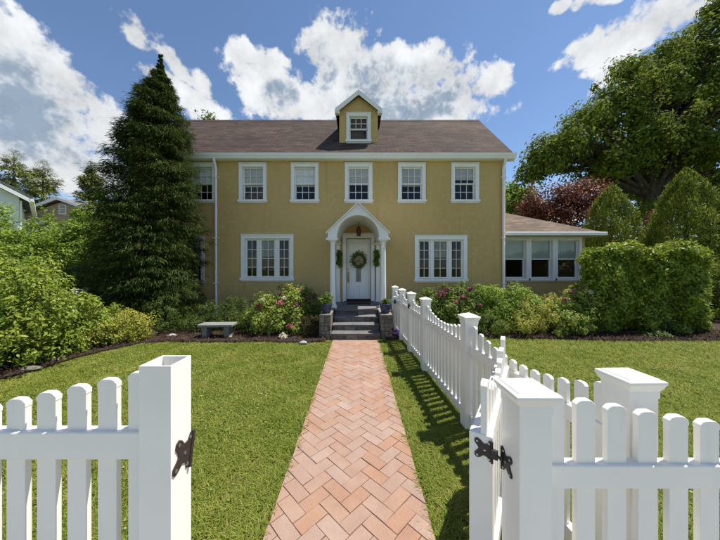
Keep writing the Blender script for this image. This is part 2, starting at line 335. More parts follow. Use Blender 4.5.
# ------------------------------------------------------------------ foliage
def unit(a): return a/np.maximum(np.linalg.norm(a, axis=1, keepdims=True), 1e-9)
def leaves(name, mat, parent, Pt, Nn, L, aspect=.5, fold=.12, droop=.0, axis=None, kind=None):
    """one mesh of folded leaves: Pt (n,3) positions, Nn (n,3) facing, L (n,) lengths"""
    n = len(Pt); Nn = unit(Nn); r = unit(rng.normal(size=(n, 3)))
    A = r if axis is None else unit(axis+r*.45)
    A = A-np.sum(A*Nn, 1, keepdims=True)*Nn; A[:, 2] -= droop; A = unit(A)
    S = unit(np.cross(Nn, A)); L = np.asarray(L)[:, None]*np.ones((n, 1)); Wd = L*aspect*.5
    mid = Pt+A*L*.45+Nn*L*fold
    v = np.empty((n, 4, 3)); v[:, 0] = Pt; v[:, 1] = mid+S*Wd; v[:, 2] = Pt+A*L; v[:, 3] = mid-S*Wd
    idx = np.arange(n)[:, None]*4; f = np.concatenate([idx+np.array([[0, 1, 2]]), idx+np.array([[0, 2, 3]])], 1).reshape(-1)
    me = bpy.data.meshes.new(name); me.vertices.add(n*4); me.vertices.foreach_set('co', v.reshape(-1).astype(np.float32))
    me.loops.add(n*6); me.loops.foreach_set('vertex_index', f.astype(np.int32))
    me.polygons.add(n*2); me.polygons.foreach_set('loop_start', np.arange(0, n*6, 3, dtype=np.int32)); me.polygons.foreach_set('loop_total', np.full(n*2, 3, dtype=np.int32))
    me.update(calc_edges=True)
    o = link(name, me, mat, parent)
    if kind: o['kind'] = kind
    return o
def lobe_points(lobes, n, clump=.22, inner=.35, zmin=.03, spread=1.0, dens=.7):
    """leaf positions gathered in clumps on the shells of ellipsoids (cx,cy,cz,rx,ry,rz)"""
    lobes = np.array(lobes, float)
    w = (lobes[:, 3]*lobes[:, 5]+lobes[:, 3]*lobes[:, 4])**1.0; w /= w.sum()
    Ps, Ns = [], []
    for lb, wi in zip(lobes, w):
        k = max(20, int(n*wi)); c = lb[:3]; r = lb[3:]
        rm = r.mean(); nc = max(6, int(14*dens*(rm/clump)**1.4))
        nc = min(nc, max(6, k//12))
        d = unit(rng.normal(size=(nc, 3))); rad = 1-inner*rng.random((nc, 1))**1.6*1.2
        rad *= 1+.09*np.abs(rng.normal(size=(nc, 1)))*(rng.random((nc, 1)) < .35)*2+.10*np.sin(d[:, :1]*5+c[0]*3)+.10*np.sin(d[:, 1:2]*7+c[1])*np.cos(d[:, 2:3]*6+c[2])
        cc = c+d*rad*r; cs = clump*(.6+.8*rng.random(nc))
        pick = rng.integers(0, nc, k)
        off = unit(rng.normal(size=(k, 3)))*(rng.random((k, 1))**.45)*cs[pick][:, None]*spread
        p = cc[pick]+off
        out = unit(p-c)
        Ps.append(p); Ns.append(unit(off)*.55+out*.5+np.array([[0, 0, .45]])+rng.normal(size=(k, 3))*.38)
    p = np.concatenate(Ps); q = np.concatenate(Ns); keep = p[:, 2] > zmin
    return p[keep], q[keep]
def plobe(px, py, D, rx, ry, rd=None):
    """ellipsoid from a photo pixel, a distance and pixel radii"""
    c = P(px, py, D); k = D/FP
    return (c.x, c.y, c.z, rx*k, (rd if rd else rx*k), ry*k)
def stems(name, base, lobes, parent, n=9, r0=.03, mat=None, zb=0.0, per=2):
    mb = MB()
    for lb in lobes:
        c = Vector(lb[:3]); r = Vector(lb[3:])
        for i in range(per):
            d = Vector((R.gauss(0, 1), R.gauss(0, 1), R.gauss(.4, .8))).normalized()
            e = c+Vector((d.x*r.x, d.y*r.y, d.z*r.z))*.75
            b = Vector(base)+Vector((R.uniform(-.15, .15), R.uniform(-.15, .15), zb))
            m = b.lerp(e, .5)+Vector((R.uniform(-.1, .1), R.uniform(-.1, .1), .1))*min(1, (e-b).length)
            mb.tube([b, b.lerp(m, .5)+Vector((0, 0, .03)), m, m.lerp(e, .6), e], [r0, r0*.85, r0*.65, r0*.4, r0*.15], 6)
    return mb.build(name, mat or M['twig'], parent, True)
def shrub(name, label, cat, lobes, n, L, mat, group=None, aspect=.5, clump=.2, inner=.4, droop=.15, fold=.12, stem_r=.02, flowers=None, spread=1.0, per=2, zmin=.03):
    cs = np.array([l[:3] for l in lobes]); lo = min(lobes, key=lambda l: l[2]-l[5])
    base = (float(cs[:, 0].mean()), float(cs[:, 1].mean()), 0)
    root = empty(name, base); tag(root, label, cat, group)
    lob = [(l[0]-base[0], l[1]-base[1], l[2], l[3], l[4], l[5]) for l in lobes]
    n = int(n*1.6); L = L*.78
    p, q = lobe_points(lob, n, clump, inner, zmin, spread)
    leaves('foliage', mat, root, p, q, L*(.65+.7*rng.random(len(p))), aspect, fold, droop)
    stems('stems', (0, 0, 0), lob, root, r0=stem_r, per=per)
    for (fm, fx, fy, D, rr, k, fl) in (flowers or []):
        c = P(fx, fy, D)-Vector(base)
        d = unit(rng.normal(size=(k, 3))); pp = np.array(c)+d*np.array([[1.05, 1, .72]])*rr*.85*(rng.random((k, 1))**.45)*(1+.25*np.sin(d[:, :1]*6+c.x*9))
        leaves('flower_head', M[fm], root, pp, d+rng.normal(size=(k, 3))*.3, fl*(.7+.6*rng.random(k)), .8, .1)
    return root

# ------------------------------------------------------------------ the setting: ground, beds, path
s = 1500
ground = mesh_obj('ground', [(-s, -s, -.03), (s, -s, -.03), (s, s, -.03), (-s, s, -.03)], [(0, 1, 2, 3)], M['soil']); tag(ground, 'green lawn ground spreading round the house', None, kind='structure')
PL, PR, PD0, PD1 = -.56, .46, .55, 5.80
base = mesh_obj('path', [(PL+.003, .724, -.006), (PR-.003, .724, -.006), (PR-.003, PD1+.3, -.006), (PL+.003, PD1+.3, -.006)], [(0, 1, 2, 3)], M['joint'])
tag(base, 'salmon herringbone brick path leading to the front steps', None, kind='structure')
M['concrete'] = material('sidewalk_concrete', (.43, .415, .385), .95, [(3, (.37, .355, .33), .4, .7, 5), (60, (.26, .25, .24), .55, .72, 4)], bump=.4, bump_scale=90, coords='World')
M['asphalt'] = material('asphalt', (.075, .075, .078), .95, [(2, (.095, .095, .095), .4, .7, 5), (120, (.12, .12, .12), .58, .7, 2)], bump=.5, bump_scale=120, coords='World')
walk = empty('sidewalk', (0, 0, 0)); tag(walk, 'pale concrete sidewalk along the front fence', None, kind='structure')
for k in range(-12, 12):
    mb = MB(); mb.box(k*1.25+.3, k*1.25+1.544, -.95, .72, -.04, R.uniform(-.004, .003)); mb.build('slab', M['concrete'], walk, bevel=.006)
mb = MB(); mb.box(-60, 60, -2.05, -1.9, -.2, .0); tag(mb.build('kerb', M['concrete'], None, bevel=.015), 'long concrete kerb beside the road', None, kind='structure')
mb = MB(); mb.box(-60, 60, -9.5, -2.052, -.2, -.024); tag(mb.build('road', M['asphalt'], None), 'grey asphalt road in front of the house', None, kind='structure')
def clip(poly, x0, x1, y0, y1):
    def cut(pl, ax, val, keep_less):
        out = []
        for i in range(len(pl)):
            a, b = pl[i], pl[(i+1) % len(pl)]
            ia = a[ax] <= val if keep_less else a[ax] >= val; ib = b[ax] <= val if keep_less else b[ax] >= val
            if ia: out.append(a)
            if ia != ib:
                t = (val-a[ax])/(b[ax]-a[ax]); out.append((a[0]+t*(b[0]-a[0]), a[1]+t*(b[1]-a[1])))
        return out
    for ax, val, kl in ((0, x0, False), (0, x1, True), (1, y0, False), (1, y1, True)):
        poly = cut(poly, ax, val, kl)
        if len(poly) < 3: return []
    return poly
def area(pl): return abs(sum(pl[i][0]*pl[(i+1) % len(pl)][1]-pl[(i+1) % len(pl)][0]*pl[i][1] for i in range(len(pl))))/2
def brick_mesh(poly, h=.035, ch=.0022):
    cx = sum(p[0] for p in poly)/len(poly); cy = sum(p[1] for p in poly)/len(poly); n = len(poly)
    ins = []
    for p in poly:
        dx, dy = p[0]-cx, p[1]-cy; l = max(1e-6, math.hypot(dx, dy)); k = min(.4, ch*1.4/l); ins.append((p[0]-dx*k, p[1]-dy*k))
    v = [(x, y, -h) for x, y in poly]+[(x, y, -ch) for x, y in poly]+[(x, y, 0) for x, y in ins]
    f = [tuple(range(2*n, 3*n))]
    for i in range(n):
        j = (i+1) % n; f += [(i, j, n+j, n+i), (n+i, n+j, 2*n+j, 2*n+i)]
    me = bpy.data.meshes.new('brick'); me.from_pydata(v, [], f); me.update(); me.materials.append(M['brick']); return me
bw, gap = .1015, .0016
c45 = math.cos(math.pi/4)
full = {}
pieces = []
for i in range(-10, 90):
    for j in range(-60, 60):
        sdf = (i-j) % 4
        if sdf == 0: q = [(i, j), (i+2, j), (i+2, j+1), (i, j+1)]; a = 0
        elif sdf == 3: q = [(i, j), (i+1, j), (i+1, j+2), (i, j+2)]; a = 1
        else: continue
        q = [(x*bw, y*bw) for x, y in q]
        x0, x1 = q[0][0]+gap, q[2][0]-gap; y0, y1 = q[0][1]+gap, q[2][1]-gap
        q = [(x0, y0), (x1, y0), (x1, y1), (x0, y1)]
        rot = [((x-y)*c45-.05, (x+y)*c45-.3) for x, y in q]
        c = (sum(p[0] for p in rot)/4, sum(p[1] for p in rot)/4)
        if c[0] < PL-.2 or c[0] > PR+.2 or c[1] < 1.15 or c[1] > PD1+.2: continue
        e1, e2 = R.uniform(-.004, .004), R.uniform(-.004, .004)
        pl = clip(rot, PL+e1, PR+e2, 1.15, PD1+.02)
        if len(pl) < 3 or area(pl) < .0007: continue
        pieces.append((c, a, pl, abs(area(pl)-area(rot)) < 1e-7, rot))
pieces.sort(key=lambda t: t[0][1])
extra = MB()
for k, (c, a, pl, whole, rot) in enumerate(pieces):
    zz = R.gauss(0, .0012)+.001; jit = R.gauss(0, .009)
    if k >= 300:
        cx, cy = c; extra.prism(pl, -.03, zz, 'z'); continue
    if whole:
        if a not in full: full[a] = brick_mesh([(x-c[0], y-c[1]) for x, y in rot])
        o = bpy.data.objects.new('brick', full[a]); o.location = (c[0], c[1], zz)
    else:
        cc = (sum(p[0] for p in pl)/len(pl), sum(p[1] for p in pl)/len(pl))
        o = bpy.data.objects.new('brick', brick_mesh([(x-cc[0], y-cc[1]) for x, y in pl])); o.location = (cc[0], cc[1], zz)
    o.rotation_euler = (R.gauss(0, .008), R.gauss(0, .008), jit if whole else 0)
    col.objects.link(o); o.parent = base
if extra.v: tag(extra.build('bricks', M['brick'], base), kind='stuff')

def bed(name, pts, z, label):
    n = len(pts); v = [(x, y, -.03) for x, y in pts]+[(x*.995, y+.05, z) for x, y in pts]
    f = [tuple(range(n, 2*n))]+[(i, (i+1) % n, (i+1) % n+n, i+n) for i in range(n)]
    o = mesh_obj(name, v, f, M['mulch']); tag(o, label, None, kind='structure'); return o
bed_l = [(-.72, 5.62), (-1.3, 5.57), (-2.2, 5.62), (-3.3, 5.60), (-4.1, 5.62), (-4.6, 5.52), (-4.85, 5.1), (-5.0, 4.6), (-5.0, 4.1), (-5.15, 3.6), (-5.6, 3.1), (-8, 2.6), (-13, 4), (-13, 9.5), (-7.45, 9.5), (-7.45, 8.44), (-.72, 8.44)]
bed_r = [(8.3, 5.75), (11.5, 6.6), (15.5, 7.4), (15.5, 12), (8.0, 12), (8.0, 8.85), (4.8, 8.85), (4.76, 8.42), (.62, 8.42), (.62, 5.72), (1.3, 6.02), (2.0, 5.98), (2.9, 6.06), (3.8, 5.92), (4.6, 5.85), (5.3, 5.75), (6.5, 5.70)]
bed('garden_bed', bed_l, .035, 'dark mulch garden bed left of the front steps'); bed('garden_bed', bed_r, .035, 'dark mulch garden bed right of the front steps')
def inside(pts, X, Y):
    r = np.zeros(len(X), bool); n = len(pts)
    for i in range(n):
        x1, y1 = pts[i]; x2, y2 = pts[(i+1) % n]
        if y1 == y2: continue
        c = ((y1 > Y) != (y2 > Y)) & (X < (x2-x1)*(Y-y1)/(y2-y1)+x1); r ^= c
    return r
# mulch chips
def chips(pts, n, name, x0, x1, y0, y1, label):
    X = rng.uniform(x0, x1, n); Y = rng.uniform(y0, y1, n); k = inside(pts, X, Y); X, Y = X[k], Y[k]
    p = np.stack([X, Y, rng.uniform(.035, .065, len(X))], 1)
    o = leaves(name, M['chip'], None, p, rng.normal(size=(len(X), 3))*.5+np.array([[0, 0, 1]]), .03+.04*rng.random(len(X)), .35, .1)
    tag(o, label, 'mulch', kind='stuff')
chips(bed_l, 16000, 'mulch_chips', -6.5, -.7, 3.3, 7.2, 'loose dark bark chips on the bed left of the steps')
chips(bed_r, 16000, 'mulch_chips', .6, 9, 5.6, 7.4, 'loose dark bark chips on the bed right of the steps')

# ------------------------------------------------------------------ grass
def grass(name, label, x0, x1, y0, y1, n, cond):
    X = rng.uniform(x0, x1, n*3); u = rng.random(n*3)
    Y = y0+(y1-y0)*u
    # as many blades per picture area as needed: thin out with distance
    keep = rng.random(n*3) < np.clip((2.2/np.maximum(Y, 1.0))**1.0, .28, 1)
    X, Y = X[keep], Y[keep]
    vis = (np.abs(X) < Y*1.75+1.4) & ~inside(bed_l, X, Y-.03) & ~inside(bed_r, X, Y-.03) & cond(X, Y)
    wob = .02*np.sin(Y*9)+.016*np.sin(Y*23+1)+.012*np.sin(Y*51)
    vis &= ~((X > PL+.005-wob*.6) & (X < PR-.005-wob*.6) & (Y < PD1))
    X, Y = X[vis][:n], Y[vis][:n]; m = len(X)
    far = np.clip((Y-1)/5, 0, 1)
    clumpn = .5+.5*np.sin(X*7.3+np.sin(Y*5.1)*2)*np.sin(Y*6.7+np.sin(X*4.3)*2)
    H = (.015+.020*rng.random(m))*(.75+.5*clumpn)*(1+.25*far)
    Wd = (.0032+.0028*rng.random(m))*(1+1.6*far)
    a = rng.random(m)*2*np.pi; lean = (1.0+1.7*rng.random(m))*H; b = a+rng.normal(size=m)*.5
    d = np.stack([np.cos(a), np.sin(a), np.zeros(m)], 1); s_ = np.stack([-np.sin(b), np.cos(b), np.zeros(m)], 1)
    p0 = np.stack([X, Y, np.full(m, -.03)], 1); up = np.array([[0, 0, 1]])
    pm = p0+d*lean[:, None]*.35+up*(H*.62+.010)[:, None]; pt = p0+d*lean[:, None]+up*(H*.95+.010)[:, None]
    v = np.empty((m, 5, 3)); w = Wd[:, None]
    v[:, 0] = p0-s_*w*.5; v[:, 1] = p0+s_*w*.5; v[:, 2] = pm+s_*w*.42; v[:, 3] = pm-s_*w*.42; v[:, 4] = pt
    ix = np.arange(m)[:, None]*5
    f = np.concatenate([ix+np.array([[0, 1, 2]]), ix+np.array([[0, 2, 3]]), ix+np.array([[3, 2, 4]])], 1).reshape(-1)
    me = bpy.data.meshes.new(name); me.vertices.add(m*5); me.vertices.foreach_set('co', v.reshape(-1).astype(np.float32))
    me.loops.add(m*9); me.loops.foreach_set('vertex_index', f.astype(np.int32)); me.polygons.add(m*3)
    me.polygons.foreach_set('loop_start', np.arange(0, m*9, 3, dtype=np.int32)); me.polygons.foreach_set('loop_total', np.full(m*3, 3, dtype=np.int32))
    me.update(calc_edges=True)
    o = link(name, me, M['grass']); tag(o, label, 'grass', kind='stuff'); return o
grass('lawn_grass', 'mown sunny grass left of the brick path', -7.0, -.4, .75, 5.8, 200000, lambda X, Y: X < 0)
grass('lawn_grass', 'narrow strip of grass between the brick path and the picket fence', .35, 1.2, .85, 6.0, 42000, lambda X, Y: (X > 0) & (X < 1.2-.042*(Y-1.2)))
grass('lawn_grass', 'mown sunny grass right of the white picket fence', .95, 13.0, .8, 7.6, 190000, lambda X, Y: X > 1.2-.042*(Y-1.2))

M['clover'] = leaf_mat('clover_leaf', [(.15, .22, .05), (.24, .30, .09), (.40, .42, .26)], .6, .3)
for (x0, x1, n_, lab) in ((-6, -.65, 9000, 'pale clover leaves dotted through the grass left of the path'), (1.3, 8, 8000, 'pale clover leaves dotted through the grass right of the fence')):
    X = rng.uniform(x0, x1, n_); Y = rng.uniform(.9, 5.6, n_)
    k = ~inside(bed_l, X, Y-.03) & ~inside(bed_r, X, Y-.03) & (np.sin(X*2.3+np.sin(Y*1.9)*2)+np.sin(Y*2.7+X)+.8*rng.normal(size=n_) > .2)
    X, Y = X[k], Y[k]; m_ = len(X)
    tag(leaves('clover', M['clover'], None, np.stack([X, Y, rng.uniform(-.005, .012, m_)], 1), np.array([[0, 0, 1.]])+rng.normal(size=(m_, 3))*.3, .012+.014*rng.random(m_), .8, .1), lab, 'clover', kind='stuff')

# ------------------------------------------------------------------ the yellow house
FY = 8.45                      # facade
HX0, HX1 = -7.4, 4.76
house = empty('yellow_house', (0, FY, 0)); tag(house, 'two storey yellow stucco house with brown roof, dormer and arched porch', 'house')
def H(mb, name, mat, parent=house, smooth=False, bevel=0):
    # built in world space, then moved below its parent
    off = parent_world(parent)
    mb.v = [(x-off[0], y-off[1], z-off[2]) for x, y, z in mb.v]
    return mb.build(name, mat, parent, smooth, bevel)
def parent_world(p):
    v = Vector((0, 0, 0))
    while p is not None: v += Vector(p.location); p = p.parent
    return v
def wall_holes(x0, x1, z0, z1, y, th, holes):
    xs = sorted({x0, x1, *[h[0] for h in holes], *[h[1] for h in holes]}); zs = sorted({z0, z1, *[h[2] for h in holes], *[h[3] for h in holes]})
    mb = MB()
    for a, b in zip(xs, xs[1:]):
        for c, d in zip(zs, zs[1:]):
            mx, mz = (a+b)/2, (c+d)/2
            if any(h[0] < mx < h[1] and h[2] < mz < h[3] for h in holes): continue
            mb.add([(a, y, c), (b, y, c), (b, y, d), (a, y, d)], [(0, 1, 2, 3)])
            mb.add([(a, y+th, c), (b, y+th, c), (b, y+th, d), (a, y+th, d)], [(3, 2, 1, 0)])
    for (a, b, c, d) in holes:
        mb.add([(a, y, c), (b, y, c), (b, y, d), (a, y, d), (a, y+th, c), (b, y+th, c), (b, y+th, d), (a, y+th, d)],
               [(0, 4, 5, 1), (1, 5, 6, 2), (2, 6, 7, 3), (3, 7, 4, 0)])
    for q in ([(x0, z0), (x0, z1)], [(x1, z0), (x1, z1)], [(x0, z0), (x1, z0)], [(x0, z1), (x1, z1)]):
        (a, c), (b, d) = q; mb.add([(a, y, c), (b, y, d), (b, y+th, d), (a, y+th, c)], [(0, 1, 2, 3)])
    return mb
SP = 1.715
up_x = [-3*SP+.12, -2*SP+.04, -SP, 0.02, SP+.02, 2*SP+.02]
UW, UZ0, UZ1 = .68, 3.80, 4.86
holes = [(x-UW/2, x+UW/2, UZ0, UZ1) for x in up_x]
G1 = [(-2.92, 1.46, 1.28, 2.55), (2.67, 1.46, 1.25, 2.52), (-6.35+1.05, .5, 1.2, 2.5)]
for (x, w, a, b) in G1: holes.append((x-w/2, x+w/2, a, b))
DOORX = 0.02; holes.append((DOORX-.40, DOORX+.40, .53, 2.56))
H(wall_holes(HX0, HX1, -.03, 5.10, FY, .22, holes), 'front_wall', M['stucco'])
mb = MB(); mb.box(HX1-.22, HX1, FY+.222, FY+4.9, -.03, 5.06)
# gable end triangle above it
mb.prism([(FY-.05, 5.062), (FY+4.95, 5.062), (FY+2.3, 7.45)], HX1-.2, HX1-.003, 'x')
H(mb, 'side_wall', M['stucco'])
mb = MB(); mb.box(HX0, HX0+.22, FY+.222, FY+4.9, -.03, 5.06); mb.prism([(FY-.05, 5.062), (FY+4.95, 5.062), (FY+2.3, 7.45)], HX0+.003, HX0+.2, 'x'); H(mb, 'side_wall', M['stucco'])
mb = MB(); mb.box(HX0+.221, HX1-.221, FY+4.68, FY+4.9, -.03, 5.06); H(mb, 'rear_wall', M['stucco'])
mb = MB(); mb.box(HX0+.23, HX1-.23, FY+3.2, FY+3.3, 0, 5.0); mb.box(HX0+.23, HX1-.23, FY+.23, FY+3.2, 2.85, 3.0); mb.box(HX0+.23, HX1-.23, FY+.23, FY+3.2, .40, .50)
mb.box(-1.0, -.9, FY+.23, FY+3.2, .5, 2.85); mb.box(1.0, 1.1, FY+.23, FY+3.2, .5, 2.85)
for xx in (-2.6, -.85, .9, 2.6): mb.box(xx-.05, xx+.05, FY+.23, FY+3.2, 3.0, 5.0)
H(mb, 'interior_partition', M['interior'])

# roof: eave at y 8.1, ridge at 10.62
EY, EZ, RY, RZ = 8.30, 5.22, 10.77, 7.68
RX0, RX1 = HX0-.15, HX1+.20
mb = MB(); t = .10
mb.prism([(EY, EZ), (RY, RZ), (13.5, EZ), (13.5, EZ-t), (RY, RZ-t*1.4), (EY, EZ-t)], RX0, RX1, 'x')
roof = H(mb, 'roof', M['roof'])
mb = MB(); mb.prism([(RY-.13, RZ-.13+.010), (RY, RZ+.010), (RY+.13, RZ-.13+.010), (RY+.13, RZ-.16), (RY, RZ-.03), (RY-.13, RZ-.16)], RX0+.004, RX1-.004, 'x'); H(mb, 'ridge_cap', M['roof'], roof)
# rake board, fascia, gutter, soffit
for x0 in (RX1-.03, RX0-.02):
    mb = MB(); mb.prism([(EY+.02, EZ-.10), (RY, RZ-.10), (RY, RZ-.28), (EY+.02, EZ-.26)], x0, x0+.05, 'x'); H(mb, 'rake_board', M['white'])
mb = MB(); mb.prism([(EY-.10, EZ-.005), (EY-.095, EZ-.07), (EY-.05, EZ-.17), (EY+.02, EZ-.17), (EY+.02, EZ-.01), (EY, EZ-.01), (EY, EZ-.15), (EY-.04, EZ-.15), (EY-.08, EZ-.06), (EY-.085, EZ-.005)], RX0, RX1+.01, 'x')
H(mb, 'gutter', M['white'])
mb = MB(); mb.box(RX0+.02, RX1-.02, EY+.025, FY-.002, EZ-.19, EZ-.16); H(mb, 'soffit', M['cream'])
def downspout(x, dz=0):
    mb = MB(); pts = [(x, EY-.03, EZ-.12), (x, EY-.02, EZ-.24), (x+.0, FY-.07, EZ-.40), (x, FY-.06, EZ-.48), (x, FY-.06, .2), (x, FY-.16, .1)]
    mb.tube(pts, .043, 10)
    d = H(mb, 'downspout', M['white'], smooth=True)
    for z in (4.5, 2.55, 1.1):
        mb = MB(); mb.box(x-.07, x+.07, FY-.11, FY-.002, z, z+.03); H(mb, 'strap', M['white'], d)
downspout(-4.55); downspout(4.66)
def sash(parent, x0, x1, z0, z1, y, fr, cols_, rows, blind=None, curtain=None, mun=.016, pane=True, bmat='blind'):
    mb = MB(); mb.box(x0, x0+fr, y, y+.045, z0, z1).box(x1-fr, x1, y, y+.045, z0, z1).box(x0+fr, x1-fr, y+.001, y+.044, z0, z0+fr).box(x0+fr, x1-fr, y+.001, y+.044, z1-fr, z1)
    H(mb, 'sash', M['white'], parent)
    ix0, ix1, iz0, iz1 = x0+fr, x1-fr, z0+fr, z1-fr
    if cols_ > 1 or rows > 1:
        mb = MB()
        for c in range(1, cols_): xx = ix0+(ix1-ix0)*c/cols_; mb.box(xx-mun/2, xx+mun/2, y+.008, y+.036, iz0, iz1)
        for r in range(1, rows): zz = iz0+(iz1-iz0)*r/rows; mb.box(ix0, ix1, y+.010, y+.034, zz-mun/2, zz+mun/2)
        H(mb, 'muntins', M['white'], parent)
    mb = MB(); mb.add([(ix0, y+.022, iz0), (ix1, y+.022, iz0), (ix1, y+.022, iz1), (ix0, y+.022, iz1)], [(0, 1, 2, 3)]); H(mb, 'pane', M['glass'], parent)
    if blind is not None:
        mb = MB(); zb = iz1-(iz1-iz0)*blind; mb.box(ix0-.012, ix1+.012, y+.046, y+.0475, zb, iz1+.012); H(mb, 'blind', M[bmat], parent)
def casing(x0, x1, z0, z1, w, y, sill=True, parent=house, top=0.0):
    mb = MB(); p = .035
    mb.box(x0-w, x0+.005, y-p, y-.001, z0-.0, z1+w).box(x1-.005, x1+w, y-p, y-.001, z0, z1+w).box(x0+.005, x1-.005, y-p+.002, y-.001, z1-.005, z1+w-.001)
    mb.box(x0-w-.015, x1+w+.015, y-p-.02, y-.001, z1+w, z1+w+.025+top)
    mb.box(x0-.002, x0+.012, y+.0, y+.16, z0, z1).box(x1-.012, x1+.002, y, y+.16, z0, z1).box(x0+.012, x1-.012, y, y+.16, z1-.012, z1+.002).box(x0+.012, x1-.012, y+.051, y+.16, z0-.002, z0+.012)
    win = H(mb, 'window', M['white'], parent, bevel=.004)
    if sill:
        mb = MB(); mb.box(x0-w-.03, x1+w+.03, y-.075, y+.05, z0-.075, z0-.001); mb.box(x0-w, x1+w, y-.03, y-.002, z0-.115, z0-.076)
        s_ = H(mb, 'sill', M['white'], win, bevel=.004)
    return win
def double_hung(x, z0, z1, w, y, cw, cols_=3, rows=2, blind=1.0, low_blind=None, parent=house, top_grid=True, bmat='blind', low_grid=True, sill=True):
    win = casing(x-w/2, x+w/2, z0, z1, cw, y, sill, parent)
    zm = (z0+z1)/2
    sash(win, x-w/2+.002, x+w/2-.002, zm-.02, z1-.002, y+.06, .04, cols_ if top_grid else 1, rows if top_grid else 1, blind, bmat=bmat)
    sash(win, x-w/2+.002, x+w/2-.002, z0+.002, zm+.02, y+.108, .04, cols_ if low_grid else 1, rows if low_grid else 1, low_blind, bmat=bmat)
    return win
for k, x in enumerate(up_x):
    double_hung(x, UZ0, UZ1, UW, FY, .105, blind=[1, 1, 1, 1, 1, .75][k], low_blind=[None, .12, .10, None, .08, None][k])
for k, (x, w, z0, z1) in enumerate(G1[:2]):
    win = casing(x-w/2, x+w/2, z0, z1, .115, FY)
    ws = [.41, .52, .41]; xx = x-w/2+.003
    for i, a in enumerate(ws):
        sash(win, xx, xx+a, z0+.002, z1-.002, FY+.05, .055, 2, 4, None if i != 1 else .45, mun=.014, bmat='curtain')
        xx += a
        if i < 2:
            mb = MB(); mb.box(xx, xx+.057, FY+.012, FY+.12, z0+.001, z1-.001); H(mb, 'mullion', M['white'], win); xx += .057
x, w, z0, z1 = G1[2]
double_hung(x, z0, z1, w, FY, .105, blind=1.0)
# door
dr = MB(); dr.box(DOORX-.385, DOORX+.385, FY+.09, FY+.135, .545, 2.545)
door = H(dr, 'door', M['door'], bevel=.004)
for (a, b, c, d) in ((-.30, -.035, .66, 1.04), (.035, .30, .66, 1.04), (-.30, .30, 2.12, 2.42)):
    mb = MB(); mb.box(DOORX+a, DOORX+b, FY+.072, FY+.089, c, d); H(mb, 'door_panel', M['door'], door, bevel=.012)
for s_ in (-1, 1):
    mb = MB(); mb.box(DOORX+s_*.26-.035, DOORX+s_*.26+.035, FY+.076, FY+.089, 1.10, 2.06); H(mb, 'door_panel', M['door'], door, bevel=.008)
mb = MB(); mb.box(DOORX-.105, DOORX+.105, FY+.080, FY+.0895, 1.12, 1.72); H(mb, 'light_frame', M['door'], door, bevel=.004)
mb = MB(); mb.box(DOORX-.08, DOORX+.08, FY+.076, FY+.0795, 1.15, 1.69); H(mb, 'leaded_pane', M['curtain'], door)
mb = MB(); mb.tube([(DOORX-.335, FY+.085, 1.42), (DOORX-.335, FY+.03, 1.42), (DOORX-.335, FY+.03, 1.18), (DOORX-.335, FY+.085, 1.16)], .011, 8); mb.box(DOORX-.36, DOORX-.31, FY+.08, FY+.089, 1.12, 1.48)
mb.lathe([(.028, 0), (.028, .012), (.02, .02)], (DOORX-.335, FY+.07, 1.56), 10)
H(mb, 'handle', M['brass'], door)
mb = MB(); mb.box(DOORX-.385, DOORX+.385, FY+.05, FY+.089, .55, .60); H(mb, 'weather_strip', M['rust'], door)
mb = MB(); w_ = .115
mb.box(DOORX-.40-w_, DOORX-.395, FY-.045, FY-.002, .52, 2.58+w_).box(DOORX+.395, DOORX+.40+w_, FY-.045, FY-.002, .52, 2.58+w_).box(DOORX-.395, DOORX+.395, FY-.043, FY-.003, 2.555, 2.578+w_)
mb.box(DOORX-.40-w_-.02, DOORX+.40+w_+.02, FY-.06, FY-.002, 2.581+w_, 2.61+w_)
H(mb, 'door_frame', M['white'], bevel=.005)
mb = MB(); mb.box(DOORX-.46, DOORX+.46, FY-.06, FY+.088, .522, .543); H(mb, 'threshold', M['rust'])
mb = MB(); mb.box(DOORX-.545, DOORX-.525, FY-.03, FY-.002, 1.62, 1.72); H(mb, 'doorbell', M['black'])

# dormer
DX, DY = 0.02, 8.98; DW = .66
zb = EZ+(DY-EY)*(RZ-EZ)/(RY-EY)
dormer_top = 6.99
apex = 7.60
dm = wall_holes(DX-DW, DX+DW, zb-.12, dormer_top, DY, .12, [(DX-.32, DX+.32, zb+.08, zb+.90)])
dm.add([(DX-DW, DY+.001, dormer_top), (DX+DW, DY+.001, dormer_top), (DX, DY+.001, apex-.12)], [(0, 1, 2)])
def roof_y(z): return EY+(z-EZ)*(RY-EY)/(RZ-EZ)
for s_ in (-1, 1):
    dm.add([(DX+s_*DW, DY, zb-.05), (DX+s_*DW, DY, dormer_top), (DX+s_*DW, roof_y(dormer_top)+.1, dormer_top)], [(0, 1, 2)])
dormer = H(dm, 'dormer', M['stucco'])
mb = MB(); ov = .13; fy = DY-.14
for s_ in (-1, 1):
    e = DX+s_*(DW+ov); ez = dormer_top-.02; back = RY+.05
    a = [(e, fy, ez), (DX, fy, apex), (DX, back, apex), (e, back, ez), (e, fy, ez-.07), (DX, fy, apex-.09), (DX, back, apex-.09), (e, back, ez-.07)]
    mb.add(a, [(0, 1, 2, 3), (7, 6, 5, 4), (0, 4, 5, 1), (3, 2, 6, 7), (0, 3, 7, 4)])
H(mb, 'dormer_roof', M['roof'], dormer)
mb = MB()
